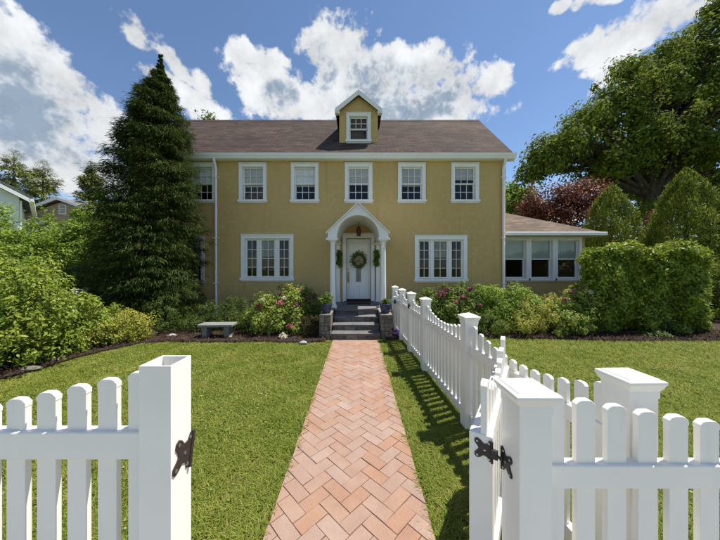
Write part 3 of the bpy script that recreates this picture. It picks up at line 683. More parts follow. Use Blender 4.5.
for s_ in (-1, 1):
    e = DX+s_*(DW+ov+.01); ez = dormer_top-.04
    mb.prism([(e, ez+.02), (DX, apex+.005), (DX, apex-.16), (e-s_*.03, ez-.13), (e, ez-.13)], fy-.03, fy-.002)
    mb.prism([(DX+s_*(DW+ov+.005), ez-.128), (DX+s_*(DW-.02), ez-.128), (DX+s_*(DW-.02), ez-.04), (DX+s_*(DW+ov+.005), ez-.04)], fy+.001, DY-.003)
H(mb, 'rake_trim', M['white'], dormer)
double_hung(DX, zb+.08, zb+.90, .64, DY, .10, blind=None, low_blind=None, parent=house, low_grid=False)
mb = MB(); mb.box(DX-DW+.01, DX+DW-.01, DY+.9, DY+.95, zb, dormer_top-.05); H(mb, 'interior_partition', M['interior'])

# porch: arched gabled roof on two columns with pilasters behind
PYF, PXC = 6.92, 0.0
hw, ez, pz, ra, sp = .80, 2.55, 3.30, .555, 2.44
por = MB(); seg = 20
arc = [(PXC+ra*math.cos(math.pi*k/seg), sp+ra*math.sin(math.pi*k/seg)) for k in range(seg+1)]
outer = []
for k in range(seg+1):
    a = math.pi*k/seg; x = PXC+hw*math.cos(a)*1.0
    xx = hw*(1-2*k/seg); outer.append((PXC+xx, ez+(pz-ez)*(1-abs(xx)/hw)))
v = []; f = []
yb = FY-.003
for y in (PYF, yb):
    v += [(x, y, z) for x, z in arc]+[(x, y, z) for x, z in outer]
n = seg+1
for k in range(seg):
    f += [(k, k+1, n+k+1, n+k), (2*n+k, 3*n+k, 3*n+k+1, 2*n+k+1), (k, 2*n+k, 2*n+k+1, k+1), (n+k, n+k+1, 3*n+k+1, 3*n+k)]
por.add(v, f)
for s_ in (-1, 1):
    por.prism([(PXC+s_*ra, sp-.04), (PXC+s_*hw, sp-.04), (PXC+s_*hw, ez), (PXC+s_*ra, sp)], PYF, yb)
portico = H(por, 'portico', M['white'])
# thin moulded edge along the gable and roof skin
mb = MB()
for s_ in (-1, 1):
    e = PXC+s_*(hw+.05)
    mb.prism([(e, ez-.015), (PXC, pz+.045), (PXC, pz+.004), (PXC+s_*(hw-.0), ez+.004), (e-s_*.03, ez-.05)], PYF-.05, yb)
H(mb, 'portico_cornice', M['white'], portico)
mb = MB()
for s_ in (-1, 1):
    a_, b_ = sorted((PXC+s_*(ra-.02), PXC+s_*(hw+.045))); mb.box(a_, b_, PYF-.03, PYF+.26, sp-.10, sp-.041); mb.box(a_, b_, yb-.2, yb, sp-.10, sp-.041)
H(mb, 'entablature', M['white'], portico, bevel=.006)
LZ = .52
for s_ in (-1, 1):
    cx = PXC+s_*.675; cy = 7.04; h = sp-.10-LZ
    prof = [(.098, .055), (.104, .07), (.098, .095), (.084, .105), (.080, .13), (.079, h*.33), (.068, h-.10), (.080, h-.095), (.080, h-.08), (.070, h-.075), (.072, h-.05), (.095, h-.035), (.095, h-.032)]
    mb = MB(); mb.lathe(prof, (cx, cy, LZ), 24); mb.box(cx-.105, cx+.105, cy-.105, cy+.105, LZ+.001, LZ+.056); mb.box(cx-.10, cx+.10, cy-.10, cy+.10, LZ+h-.033, LZ+h-.001)
    H(mb, 'column', M['white'], portico, smooth=False)
    mb = MB(); cx = PXC+s_*.635; mb.box(cx-.06, cx+.06, FY-.10, FY-.003, LZ+.10, LZ+h-.001).box(cx-.075, cx+.075, FY-.115, FY-.002, LZ+.001, LZ+.099)
    H(mb, 'pilaster', M['white'], portico, bevel=.004)

# sunroom
SY, SX1 = 8.92, 7.72
holes = []
xs = [(4.98, 5.72), (5.88, 6.62), (6.78, 7.52)]
for a, b in xs: holes.append((a, b, 1.25, 2.56))
H(wall_holes(HX1+.003, SX1, -.03, 2.62, SY, .18, holes), 'sunroom_wall', M['stucco'])
mb = MB(); mb.box(SX1-.18, SX1, SY+.182, 12.6, -.03, 2.62); H(mb, 'sunroom_side_wall', M['stucco'])
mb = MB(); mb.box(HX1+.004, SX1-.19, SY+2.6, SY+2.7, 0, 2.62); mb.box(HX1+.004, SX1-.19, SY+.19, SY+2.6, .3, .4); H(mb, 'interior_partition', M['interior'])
for k, (a, b) in enumerate(xs):
    double_hung((a+b)/2, 1.25, 2.56, b-a, SY, .079, blind=1.0, top_grid=False, low_grid=False, bmat='shade_green')
e0, e1, ex1 = 8.52, 13.0, 8.02
apx = [(HX1+.002, 10.8, 4.02)]
mb = MB()
A = (HX1+.002, e0, 2.76); B = (ex1, e0, 2.76); Cc = (ex1, e1, 2.76); Dd = (HX1+.002, e1, 2.76); T = apx[0]; T2 = (5.3, 10.8, 4.02)
low = lambda p: (p[0], p[1], p[2]-.05)
mb.add([A, B, Cc, Dd, T, T2, low(A), low(B), low(Cc), low(Dd)], [(0, 1, 5, 4), (1, 2, 5), (2, 3, 4, 5), (6, 9, 8, 7), (0, 6, 7, 1), (1, 7, 8, 2), (2, 8, 9, 3), (0, 4, 3, 9, 6)])
H(mb, 'sunroom_roof', M['sroof'])
mb = MB(); mb.box(HX1+.004, ex1+.03, e0-.09, e0-.004, 2.655, 2.765).box(ex1+.002, ex1+.085, e0, e1, 2.655, 2.765); H(mb, 'sunroom_gutter', M['white'], bevel=.02)
mb = MB(); mb.box(HX1+.004, ex1-.002, e0, SY-.002, 2.655, 2.705).box(SX1+.001, ex1-.002, SY, e1, 2.655, 2.705); mb.box(HX1+.004, SX1+.01, SY-.02, SY-.002, 2.56+.11, 2.654); H(mb, 'sunroom_soffit', M['cream'])

# ------------------------------------------------------------------ front steps
SX = -.05
steps = empty('front_steps', (SX, 5.86, 0)); tag(steps, 'four grey bluestone steps rising to the front door between stone piers', 'steps')
rise, tread, n = .13, .33, 4
for k in range(n):
    y0 = 5.86+k*tread; last = k == n-1
    hw_ = .555
    # riser stones of unequal length
    x = SX-hw_
    while x < SX+hw_-.02:
        w = min(R.uniform(.18, .34), SX+hw_-x)
        if SX+hw_-x-w < .1: w = SX+hw_-x
        mb = MB(); mb.box(x+.004, x+w-.004, y0+.03+R.uniform(-.006, .006), y0+.12, k*rise-.02+.003, (k+1)*rise-.0465)
        H(mb, 'riser_stone', M['stone'], steps, bevel=.006); x += w
    mb = MB(); mb.box(SX-hw_+.003, SX+hw_-.003, y0+.122, (FY-.003) if last else y0+tread+.03, k*rise-.03, (k+1)*rise-.047); H(mb, 'core', M['mortar'], steps)
    mb = MB(); mb.box(SX-hw_-(.0 if not last else .0), SX+hw_, y0, (y0+tread+.02) if not last else 7.4, (k+1)*rise-.046, (k+1)*rise); H(mb, 'tread', M['bluestone'], steps, bevel=.006)
mb = MB(); mb.box(SX-.9, SX+.95, 7.404, FY-.003, 4*rise-.05, 4*rise-.001); H(mb, 'landing_slab', M['bluestone'], steps, bevel=.005)
mb = MB(); mb.box(SX-.88, SX+.93, 6.95, FY-.004, -.03, 4*rise-.052); H(mb, 'core', M['mortar'], steps)
for s_ in (-1, 1):
    x0, x1 = sorted((SX+s_*.562, SX+s_*.815))
    mb = MB(); mb.box(x0+.012, x1-.012, 5.95, 6.94, -.03, .505); pier = H(mb, 'pier', M['mortar'], steps)
    z = -.01
    while z < .49:
        hgt = min(R.uniform(.07, .12), .503-z)
        if .503-z-hgt < .05: hgt = .503-z
        x = x0
        while x < x1-.01:
            w = min(R.uniform(.08, .17), x1-x)
            if x1-x-w < .06: w = x1-x
            mb = MB(); mb.box(x+.004, x+w-.004, 5.925+R.uniform(-.008, .008), 5.99, z+.004, z+hgt-.004); H(mb, 'stone', M['stone'], pier, bevel=.01); x += w
        y = 5.995
        while y < 6.9:
            w = min(R.uniform(.12, .26), 6.93-y)
            mb = MB(); xa = x1 if s_ > 0 else x0
            mb.box(xa-.03, xa+.008, y+.004, y+w-.004, z+.004, z+hgt-.004); H(mb, 'stone', M['stone'], pier, bevel=.008); y += w
            if 6.93-y < .03: break
        z += hgt
    mb = MB(); mb.box(x0-.015 if s_ < 0 else x0+.001, x1-.001 if s_ < 0 else x1+.015, 5.905, 6.93, .505, .55); H(mb, 'capstone', M['stone'], pier, bevel=.008)

# ------------------------------------------------------------------ picket fences
def picket_profile(w, h, z0):
    c = w*.30
    return [(-w/2, z0), (w/2, z0), (w/2, h-c*.75), (w/2-c*.55, h-c*.18), (w/2-c, h), (-w/2+c, h), (-w/2+c*.55, h-c*.18), (-w/2, h-c*.75)]
def picket(parent, loc, rz, h, w=.075, t=.022, z0=.05, cap=True):
    mb = MB(); mb.prism(picket_profile(w, h, z0), -t/2, t/2)
    if cap:
        pr = [(x*1.035, z+.0008 if z > h-.04 else h-.036) for x, z in picket_profile(w, h, h-.036)]
        mb.prism(pr, -t/2-.0012, t/2+.0012)
    o = mb.build('picket', M['vinyl'], parent, bevel=.002); o.location = loc; o.rotation_euler = (0, 0, rz); return o
def post(parent, x, y, h, w=.127, capw=.165, rz=0, flat=True, name='post'):
    mb = MB(); mb.box(-w/2, w/2, -w/2, w/2, -.03, h-.045)
    o = mb.build(name, M['vinyl'], parent, bevel=.005); o.location = (x, y, 0); o.rotation_euler = (0, 0, rz)
    mb = MB(); c = capw/2; b = w/2+.001
    def ring(a, z): return [(-a, -a, z), (a, -a, z), (a, a, z), (-a, a, z)]
    lv = [(b+.002, h-.085), (b+.002, h-.052), (b+.010, h-.040), (c-.004, h-.026), (c, h-.022), (c, h-.010), (c-.004, h-.007), (c-.014, h-.006), (c-.018, h), (.004, h+(.002 if flat else .022))]
    v = []; f = []
    for a, z in lv: v += ring(a, z)
    for i in range(len(lv)-1):
        for k in range(4): f.append((i*4+k, i*4+(k+1) % 4, i*4+4+(k+1) % 4, i*4+4+k))
    f.append(tuple(range(len(lv)*4-4, len(lv)*4))); f.append((3, 2, 1, 0))
    mb.add(v, f); mb.build('post_cap', M['vinyl'], o, bevel=.0015)
    return o
def bay(parent, p0, p1, h0, hm, h1, n, rail_z=(.83, .14), w=.075, rail_h=.09, rail_t=.045, gap0=.066, gap1=.066, dz=0, pt=.022, cap=False, skip=()):
    """pickets and two rails between two points, tops sagging from h0 through hm to h1"""
    a, b = Vector((*p0, 0)), Vector((*p1, 0)); d = (b-a); L = d.length; d.normalize(); rz = math.atan2(d.y, d.x)
    s0, s1 = gap0, L-gap1
    for zt in rail_z:
        mb = MB(); mb.box(s0, s1, -rail_t/2, rail_t/2, zt-rail_h, zt)
        o = mb.build('rail', M['vinyl'], parent, bevel=.004); o.location = (a.x, a.y, dz); o.rotation_euler = (0, 0, rz)
    st = (s1-s0)/n
    for k in range(n):
        if k in skip: continue
        u = (k+.5)/n; q = a+d*(s0+st*(k+.5))
        sag = math.sin(math.pi*u)**.8
        h = (h0*(1-u)+h1*u)*(1-sag)+hm*sag
        picket(parent, (q.x, q.y, dz), rz, h, w, pt, cap=cap)
# fence along the path
pathf = empty('picket_fence', (1.1, 3.9, 0)); tag(pathf, 'white scalloped picket fence running along the grass strip toward the steps', 'fence')
pathf.location = (0, 0, 0)
N_ = (1.225, 1.185); A_ = (1.125, 2.66); B_ = (1.062, 4.12); C_ = (1.025, 5.05); D_ = (.985, 5.86); E_ = (.95, 6.72)
ang = math.atan2(A_[1]-E_[1], A_[0]-E_[0])+math.pi/2
for q in (N_, A_, B_, C_, D_, E_): post(pathf, q[0], q[1], 1.125, rz=.042 if q != N_ else .02, flat=(q == N_))
bay(pathf, A_, N_, 1.06, .905, 1.06, 12, w=.066)
bay(pathf, B_, A_, 1.05, .91, 1.03, 12, w=.066)
bay(pathf, D_, C_, 1.05, .95, 1.05, 6, w=.066)
bay(pathf, E_, D_, 1.05, .95, 1.05, 7, w=.066)
# small gate in that fence
g2 = empty('garden_gate', (0, 0, 0)); tag(g2, 'small closed white picket gate with black latch in the path fence', 'gate')
bay(g2, C_, B_, 1.03, .94, 1.03, 7, gap0=.085, gap1=.085, w=.066)
mb = MB(); x, y = C_[0]-.035, C_[1]-.09
mb.box(-.012, .02, -.07, .03, .885, .905).box(-.03, -.013, -.05, -.02, .87, .90).box(-.012, .004, -.04, .04, .84, .93)
o = mb.build('latch', M['black'], g2, bevel=.003); o.location = (x-.03, y-.02, 0)
# fence at the sidewalk, left of the opening: its end post has lost its cap
FL = 1.10
lf = empty('picket_fence', (-.80, FL, 0)); lf.location = (0, 0, 0); tag(lf, 'white picket fence ending in an open hollow post with rusty hinge plate', 'fence')
x0, x1, y0, y1, hh, th = -.868, -.741, 1.037, 1.164, 1.212, .007
mb = MB(); mb.add([(x0,y0,-.03),(x1,y0,-.03),(x1,y1,-.03),(x0,y1,-.03),(x0,y0,hh),(x1,y0,hh),(x1,y1,hh),(x0,y1,hh),
                   (x0+th,y0+th,hh),(x1-th,y0+th,hh),(x1-th,y1-th,hh),(x0+th,y1-th,hh),(x0+th,y0+th,hh-.5),(x1-th,y0+th,hh-.5),(x1-th,y1-th,hh-.5),(x0+th,y1-th,hh-.5)],
                  [(0,1,5,4),(1,2,6,5),(2,3,7,6),(3,0,4,7),(4,5,9,8),(5,6,10,9),(6,7,11,10),(7,4,8,11),(8,9,13,12),(9,10,14,13),(10,11,15,14),(11,8,12,15),(12,13,14,15),(3,2,1,0)])
lpost = mb.build('post', M['vinyl'], lf, bevel=.0015)
for zt in (.925, .24):
    mb = MB(); mb.box(-3.9, x0-.001, FL-.027, FL+.027, zt-.112, zt); mb.build('rail', M['vinyl'], lf, bevel=.006)
mb = MB(); mb.box(-.10, .10, -.09, .09, -.03, 1.14); o = mb.build('post', M['vinyl'], lf, bevel=.004); o.location = (-3.98, FL, 0)
xx = -.916; k = 0
tops = [1.165, 1.137, 1.110, 1.082, 1.055, 1.03, 1.01, .995, .985, .98]
while xx > -3.8:
    h = tops[k] if k < len(tops) else .98+.0*k
    if k > 14: h = .98+.012*(k-14)
    picket(lf, (xx, FL, 0), 0, h, .078, .024); xx -= .1265; k += 1
def butterfly(mat_plate, parent, s=1.0, name='hinge'):
    """one leaf of an ornamental hinge in the local x-z plane, pin edge at x=0, with screws"""
    mb = MB()
    pr = [(0, -.045), (.012, -.048), (.02, -.03), (.035, -.026), (.05, -.040), (.064, -.046), (.074, -.038), (.074, -.024), (.062, -.010), (.056, 0), (.062, .010), (.074, .024), (.074, .038), (.064, .046), (.05, .040), (.035, .026), (.02, .03), (.012, .048), (0, .045)]
    mb.prism([(a*s, b*s) for a, b in pr], -.004, 0)
    mb.tube([(0, -.004, -.05*s), (0, -.004, .05*s)], .006*s, 8)
    o = mb.build(name, mat_plate, parent, bevel=.001)
    for (a, b) in ((.062, .032), (.062, -.032), (.03, 0.0), (.012, .036), (.012, -.036)):
        m2 = MB(); m2.lathe([(.0055*s, 0), (.0055*s, .002), (.003*s, .0035)], (0, 0, 0), 8)
        m2.v = [(a*s+p[0], -.004-p[2], b*s+p[1]) for p in m2.v]; m2.build('screw', M['steel'], o)
    return o
hg = butterfly(M['rust'], lpost, 1.45); hg.location = (x1+.0008, y1-.006, .805); hg.rotation_euler = (0, math.radians(0), math.radians(90)); hg.scale = (-1, 1, 1)
hg.rotation_euler = (math.radians(0), math.radians(12), math.radians(90)); hg.rotation_mode = 'XYZ'
hg['label'] = 'rusty brown hinge plate left on the post'
# right of the opening
FR = 1.063
rf = empty('picket_fence', (0, 0, 0)); tag(rf, 'white picket fence beside the open gate with a capped post', 'fence')
rpost = post(rf, .680, FR, 1.125, capw=.172)
for zt in (.815, .20):
    mb = MB(); mb.box(.745, 3.9, FR-.025, FR+.025, zt-.092, zt); mb.build('rail', M['vinyl'], rf, bevel=.005)
xx = .79; k = 0
tops = [1.09, 1.068, 1.046, 1.023, 1.003, .985, .972, .962, .955, .95]
while xx < 3.9:
    picket(rf, (xx, FR, 0), 0, tops[k] if k < len(tops) else .95, .076, .024); xx += .1245; k += 1
# open gate swung inwards
gx, gy = .545, 1.165
gang = math.atan2(1.98-1.165, 1.085-.545)
gate = empty('picket_gate', (gx, gy, 0), gang); tag(gate, 'white picket gate standing open on black hinges', 'gate')
gl = .98
def gbox(name, *b, **k):
    mb = MB(); mb.box(*b); return mb.build(name, M['vinyl'], gate, **k)
gbox('stile', 0, .05, -.048, .048, .08, .862, bevel=.005)
gbox('stile', gl-.05, gl, -.048, .048, .08, .862, bevel=.005)
gbox('rail', .051, gl-.051, -.045, .045, .77, .86, bevel=.005); gbox('rail', .051, gl-.051, -.045, .045, .10, .19, bevel=.005)
ng = 9
for k in range(ng):
    u = (k+.0)/(ng-1); h = 1.09-.14*math.sin(math.pi*u)
    picket(gate, (.040+(gl-.08)*u, -.012, 0), 0, h, .07, .026, z0=.12)
# hinges: one leaf on the gate's end, the other on the post's inner face
for z in (.80, .26):
    h1 = butterfly(M['black'], gate, .95); h1.location = (-.001, -.046, z); h1.rotation_euler = (0, 0, math.radians(-90)); h1.scale = (-1, 1, 1)
    h2 = butterfly(M['black'], rpost, .95); h2.location = (-.0645, .052, z-.005); h2.rotation_euler = (0, 0, math.radians(-90)); h2.scale = (1, 1, 1)
    mb = MB(); mb.tube([(-.008, -.048, z), (-.022, -.075, z), (-.03, -.088, z-.004)], .006, 8); mb.box(-.02, -.004, -.07, -.045, z-.018, z+.018); mb.build('hinge_pin', M['black'], gate)
# distant white fence behind the left shrubs
wf = empty('picket_fence', (0, 0, 0)); tag(wf, 'short run of white picket fence half hidden behind the left shrubs', 'fence')
a, b = P(76, 300, 7.5), P(128, 300, 7.5)
bay(wf, (a.x, 7.5), (b.x, 7.5), .86, .84, .86, 13, rail_z=(.66, .2)); post(wf, P(87, 0, 7.45).x, 7.45, 1.0); post(wf, b.x, 7.5, 1.0); post(wf, a.x, 7.5, 1.0)

# ------------------------------------------------------------------ oval sign by the steps
sg = empty('oval_sign', (.885, 6.33, 0)); tag(sg, 'oval white plaque with dark emblem on a slim white post', 'sign')
mb = MB(); mb.box(-.026, .026, -.02, .02, -.02, .92); mb.build('post', M['white'], sg, bevel=.004)
mb = MB(); pl = [(.088*math.cos(2*math.pi*k/28), .80+.118*math.sin(2*math.pi*k/28)) for k in range(28)]; mb.prism(pl, -.046, -.022); pq = mb.build('plaque', M['white'], sg, bevel=.006)
mb = MB()
mb.prism([(.032*math.cos(2*math.pi*k/14), .785+.042*math.sin(2*math.pi*k/14)) for k in range(14)], -.050, -.0465)
for dx in (-.02, 0, .02): mb.prism([(dx*.4-.006, .824), (dx*.4+.006, .824), (dx*1.3, .862-abs(dx)*.4)], -.050, -.0465)
mb.build('emblem', M['dkteal'], pq)

# ------------------------------------------------------------------ porch things
lan = empty('porch_lantern', (DOORX, 7.9, 2.80)); tag(lan, 'small copper lantern hanging under the porch arch', 'lantern')
mb = MB(); mb.tube([(0, 0, .195), (0, 0, .06)], .008, 6); mb.lathe([(.01, .07), (.05, .03), (.075, -.005), (.075, -.015)], seg=6); mb.lathe([(.065, -.235), (.07, -.225), (.06, -.215)], seg=6)
for k in range(6):
    a = math.pi/3*k; mb.tube([(.062*math.cos(a), .062*math.sin(a), -.015), (.052*math.cos(a), .052*math.sin(a), -.22)], .006, 5)
mb.build('cage', M['copper'], lan)
mb = MB(); mb.lathe([(.046, -.212), (.055, -.02)], seg=6); mb.build('lantern_glass', M['copper'], lan)
wr = empty('wreath', (DOORX+.01, FY+.03, 1.86)); tag(wr, 'round door wreath of green leaves and pale blooms', 'wreath')
n_ = 900; a = rng.random(n_)*2*np.pi; rr = .155+.065*rng.normal(size=n_)*.75; ring = np.stack([np.cos(a)*rr, -.02+rng.normal(size=n_)*.02, np.sin(a)*rr], 1)
leaves('foliage', M['leafmid'], wr, ring, rng.normal(size=(n_, 3))*.5+np.array([[0, -1, .2]]), .05+.05*rng.random(n_), .45, .1)
n_ = 420; a = rng.random(n_)*2*np.pi; ring = np.stack([np.cos(a)*.13*rng.random(n_)**.4, -.055+rng.normal(size=n_)*.012, np.sin(a)*.13*rng.random(n_)**.4-.02], 1)
leaves('blooms', M['wreathfl'], wr, ring, rng.normal(size=(n_, 3))*.5+np.array([[0, -1, .2]]), .03+.03*rng.random(n_), .9, .15)
mb = MB(); mb.tube([(.15*math.cos(k*math.pi/12), -.01, .15*math.sin(k*math.pi/12)) for k in range(25)], .02, 6); mb.build('ring', M['twig'], wr)
for s_, nm in ((-1, 'left'), (1, 'right')):
    hp = empty('wall_planter', (PXC+s_*.60, 8.30, 1.95)); tag(hp, 'trailing green plant in a wall basket %s of the front door' % ('beside the handle side' if s_ < 0 else 'beside the hinge side'), 'planter', 'wall planters beside the front door')
    mb = MB(); mb.lathe([(.02, -.10), (.06, -.04), (.075, .04), (.07, .045)], seg=12); mb.build('basket', M['twig'], hp)
    p, q = lobe_points([(0, 0, .10, .08, .08, .12), (0, -.04, -.10, .07, .07, .18)], 700, .05, .5, -5)
    leaves('foliage', M['leafmid'], hp, p, q, .05+.03*rng.random(len(p)), .5, .1, .3)
    mb = MB(); mb.tube([(0, .048, .03), (0, .10, .05), (0, .12, .02)], .008, 6); mb.build('hook', M['black'], hp)
for s_ in (-1, 1):
    x = SX+s_*.69
    pt = empty('flower_pot', (x, 6.12, .55)); tag(pt, 'blue glazed pot on the stone pier %s' % ('beside the pink hydrangea' if s_ < 0 else 'beside the oval sign'), 'pot')
    mb = MB(); mb.lathe([(.085, .001), (.10, .02), (.128, .15), (.132, .20), (.142, .205), (.142, .225), (.12, .225), (.115, .20)], seg=24); mb.build('pot', M['blue'], pt, True)
    mb = MB(); mb.lathe([(.116, .195), (.05, .205)], seg=16); mb.build('soil', M['mulch'], pt)
    lo = [(0, 0, .30, .14, .14, .12)] if s_ < 0 else [(0, 0, .245, .09, .09, .05)]
    p, q = lobe_points(lo, 700 if s_ < 0 else 250, .06, .6, .2); leaves('foliage', M['leafmid'] if s_ < 0 else M['yew'], pt, p, q, .05+.04*rng.random(len(p)), .4, .1)
mat_ = MB(); mat_.box(DOORX-.36, DOORX+.36, 7.75, 8.2, .5205, .535); tag(mat_.build('door_mat', M['mulch'], None, bevel=.003), 'dark flat mat lying before the white front door', 'mat')

# ------------------------------------------------------------------ bench and small things in the beds
bc = G(213, 340); bn = empty('stone_bench', (bc.x, 6.02, .035), math.radians(3)); tag(bn, 'low grey granite bench on two block legs before dark shrubs', 'bench')
mb = MB(); mb.box(-.385, .385, -.16, .16, .235, .295); mb.build('seat', M['granite'], bn, bevel=.012)
for s_ in (-1, 1):
    mb = MB(); mb.prism([(s_*.24-.06, -.02), (s_*.24+.06, -.02), (s_*.24+.05, .12), (s_*.24+.06, .234), (s_*.24-.06, .234), (s_*.24-.05, .12)], -.12, .12); mb.build('leg', M['granite'], bn, bevel=.008)
def rock(px, py, r, label, sx=1.4, mat='rock', zoff=.02):
    g = G(px, py); bm = bmesh.new(); bmesh.ops.create_icosphere(bm, subdivisions=3, radius=r)
    for v in bm.verts:
        k = 1+.18*math.sin(v.co.x/r*3.1+px)+.14*math.sin(v.co.y/r*4+py)+.1*math.cos(v.co.z/r*5); v.co *= k; v.co.x *= sx; v.co.z *= .6
    me = bpy.data.meshes.new('stone'); bm.to_mesh(me); bm.free(); o = link('stone', me, M[mat], None, True); o.location = (g.x, g.y, r*.25+zoff); tag(o, label, 'stone'); return o
rock(303, 344, .05, 'flat pale stone on the mulch edge below the pink hydrangea', 1.9)
rock(173, 337, .07, 'pale stone on the mulch left of the granite bench', 1.5)
rock(230, 338, .045, 'small white stone against the right leg of the granite bench', 1.0)
rock(498, 335, .05, 'tan stone on the mulch below the yellow green shrub', 1.6, 'stone')
rock(53, 362, .06, 'pale stone at the lawn edge under the big left shrub', 1.6)
rock(30, 371, .07, 'grey mossy stone half under the big left shrub', 1.8, 'stone')
def small_plant(px, py, h, mat, label, cat='plant', n=160, L=.06, D=None):
    g = G(px, py); r = empty('small_plant', (g.x, g.y, .03)); tag(r, label, cat)
    p, q = lobe_points([(0, 0, h*.55, h*.6, h*.6, h*.5)], n, h*.25, .6, .0); leaves('foliage', M[mat], r, p, q, L*(.6+.8*rng.random(len(p))), .5, .1)
    return r
small_plant(283, 340, .10, 'palefl', 'tiny pale leaved plant on the mulch below the pink hydrangea')
small_plant(153, 336, .09, 'palefl', 'tiny cream leaved plant in the dark bed left of the bench')
small_plant(558, 338, .14, 'hydra', 'tiny yellow green plant on the mulch before the sunroom shrubs')
small_plant(397, 337, .15, 'purple', 'low clump of purple flowers at the foot of the oval sign', 'flowers', 260, .045)
small_plant(386, 338, .10, 'palefl', 'few pale flowers at the foot of the right stone pier', 'flowers', 90, .04)
small_plant(105, 348, .16, 'yew', 'small green plant under the yellow green azalea')

# ------------------------------------------------------------------ shrubs
# left border row
shrub('rhododendron', 'large bright green broadleaf shrub at the lawn corner by the white fence', 'shrub',
      [plobe(12, 312, 4.3, 52, 48, .8), plobe(-30, 300, 4.3, 60, 50, .9), plobe(48, 318, 4.6, 32, 38, .65), plobe(15, 285, 4.7, 36, 26, .6), plobe(-60, 330, 4.1, 60, 60, .8), plobe(20, 345, 4.25, 36, 22, .5)], 15000, .085, M['rhodo'], aspect=.46, clump=.15, stem_r=.025, droop=.25)
shrub('rhododendron', 'bright green broadleaf shrub between the big corner shrub and the azaleas', 'shrub',
      [plobe(74, 328, 5.2, 28, 30, .6), plobe(66, 345, 4.9, 20, 18, .4), plobe(92, 330, 5.5, 24, 24, .5)], 6500, .08, M['rhodo'], aspect=.46, clump=.14, droop=.25)
shrub('azalea', 'yellow green azalea with sparse leaves at the lawn edge', 'shrub',
      [plobe(100, 328, 5.45, 20, 18, .4), plobe(88, 338, 5.2, 16, 14, .35)], 3600, .055, M['azalea'], aspect=.5, clump=.11)
shrub('azalea', 'pale yellow azalea nearest the dark spruce', 'shrub',
      [plobe(127, 325, 5.7, 19, 17, .42), plobe(112, 333, 5.6, 16, 13, .4), plobe(140, 333, 5.75, 9, 9, .3)], 4200, .055, M['azalea'], aspect=.5, clump=.11)
shrub('boxwood', 'rounded dark green bush under the spruce', 'shrub', [plobe(158, 320, 6.5, 21, 18, .5)], 6000, .035, M['yew'], clump=.08, inner=.25)
shrub('boxwood', 'rounded dark bush against the yellow wall beside the spruce', 'shrub', [plobe(191, 309, 7.6, 15, 17, .42)], 5000, .035, M['yew'], clump=.08, inner=.25)
shrub('yew', 'spreading feathery green yew behind the granite bench', 'shrub',
      [plobe(205, 318, 6.9, 26, 15, .5), plobe(238, 313, 7.1, 28, 20, .5), plobe(225, 325, 6.7, 30, 12, .4), plobe(188, 325, 6.6, 16, 12, .4), plobe(250, 322, 6.9, 18, 18, .4)], 14000, .06, M['yew'], aspect=.28, clump=.12, inner=.5)
shrub('hydrangea', 'leafy hydrangea with pink flower heads under the left triple window', 'shrub',
      [plobe(272, 318, 6.5, 22, 20, .5), plobe(292, 310, 6.7, 18, 18, .45), plobe(283, 325, 6.4, 22, 14, .4), plobe(262, 310, 6.7, 12, 14, .4)], 7000, .085, M['hydra'], aspect=.55, clump=.13, inner=.5,
      flowers=[('pink', 280, 303, 6.2, .085, 150, .045), ('pink', 258, 306, 6.25, .07, 110, .045), ('pink', 290, 326, 6.1, .075, 120, .04), ('mauve', 296, 304, 6.3, .07, 100, .04), ('palefl', 262, 300, 6.25, .06, 80, .04), ('palefl', 284, 298, 6.3, .06, 80, .04)])
shrub('andromeda', 'dark shrub with mauve flower clusters beside the porch', 'shrub',
      [plobe(295, 300, 7.6, 18, 20, .45), plobe(312, 310, 7.3, 14, 20, .45), plobe(305, 318, 7.0, 16, 16, .4)], 7000, .07, M['leafmid'], aspect=.4, clump=.14, inner=.5,
      flowers=[('mauve', 289, 288, 7.2, .13, 240, .05), ('mauve', 300, 290, 7.2, .10, 180, .05), ('mauve', 306, 299, 7.0, .10, 170, .05), ('mauve', 281, 294, 7.1, .08, 120, .05), ('mauve', 314, 296, 7.1, .07, 100, .05)])
shrub('barberry', 'small rust tinged shrub against the left stone pier', 'shrub', [plobe(310, 328, 6.2, 11, 12, .26)], 3200, .05, M['darkleaf'], aspect=.25, clump=.08, inner=.5)
# right of the path
shrub('hydrangea', 'dark hydrangea with dusty pink heads under the right triple window', 'shrub',
      [plobe(440, 306, 7.0, 22, 20, .55), plobe(462, 303, 7.2, 22, 20, .5), plobe(450, 318, 6.8, 24, 14, .5), plobe(425, 312, 7.2, 14, 18, .4)], 9000, .085, M['leafmid'], aspect=.55, clump=.14, inner=.5,
      flowers=[('mauve', 441, 294, 6.6, .12, 200, .05), ('mauve', 447, 290, 6.7, .09, 140, .05), ('mauve', 463, 297, 6.6, .09, 120, .05), ('pink', 456, 302, 6.5, .05, 60, .04), ('mauve', 470, 289, 6.8, .08, 100, .05), ('mauve', 480, 305, 6.5, .05, 60, .04)])
shrub('viburnum', 'glossy bright green shrub at the house corner downspout', 'shrub',
      [plobe(500, 303, 7.0, 24, 19, .55), plobe(520, 306, 7.0, 20, 18, .5), plobe(508, 318, 6.7, 26, 14, .45), plobe(488, 300, 7.3, 14, 14, .4)], 9000, .08, M['leafbright'], aspect=.5, clump=.13, inner=.45)
shrub('azalea', 'yellow green low azalea before the sunroom', 'shrub',
      [plobe(532, 316, 6.5, 22, 15, .45), plobe(545, 308, 6.8, 20, 14, .45), plobe(520, 324, 6.3, 16, 10, .35)], 7000, .055, M['azalea'], aspect=.45, clump=.12, inner=.45)
shrub('boxwood', 'small round green bush in front of the dark hydrangea', 'shrub', [plobe(492, 325, 6.25, 12, 11, .3)], 2800, .04, M['leafmid'], clump=.08, inner=.3)
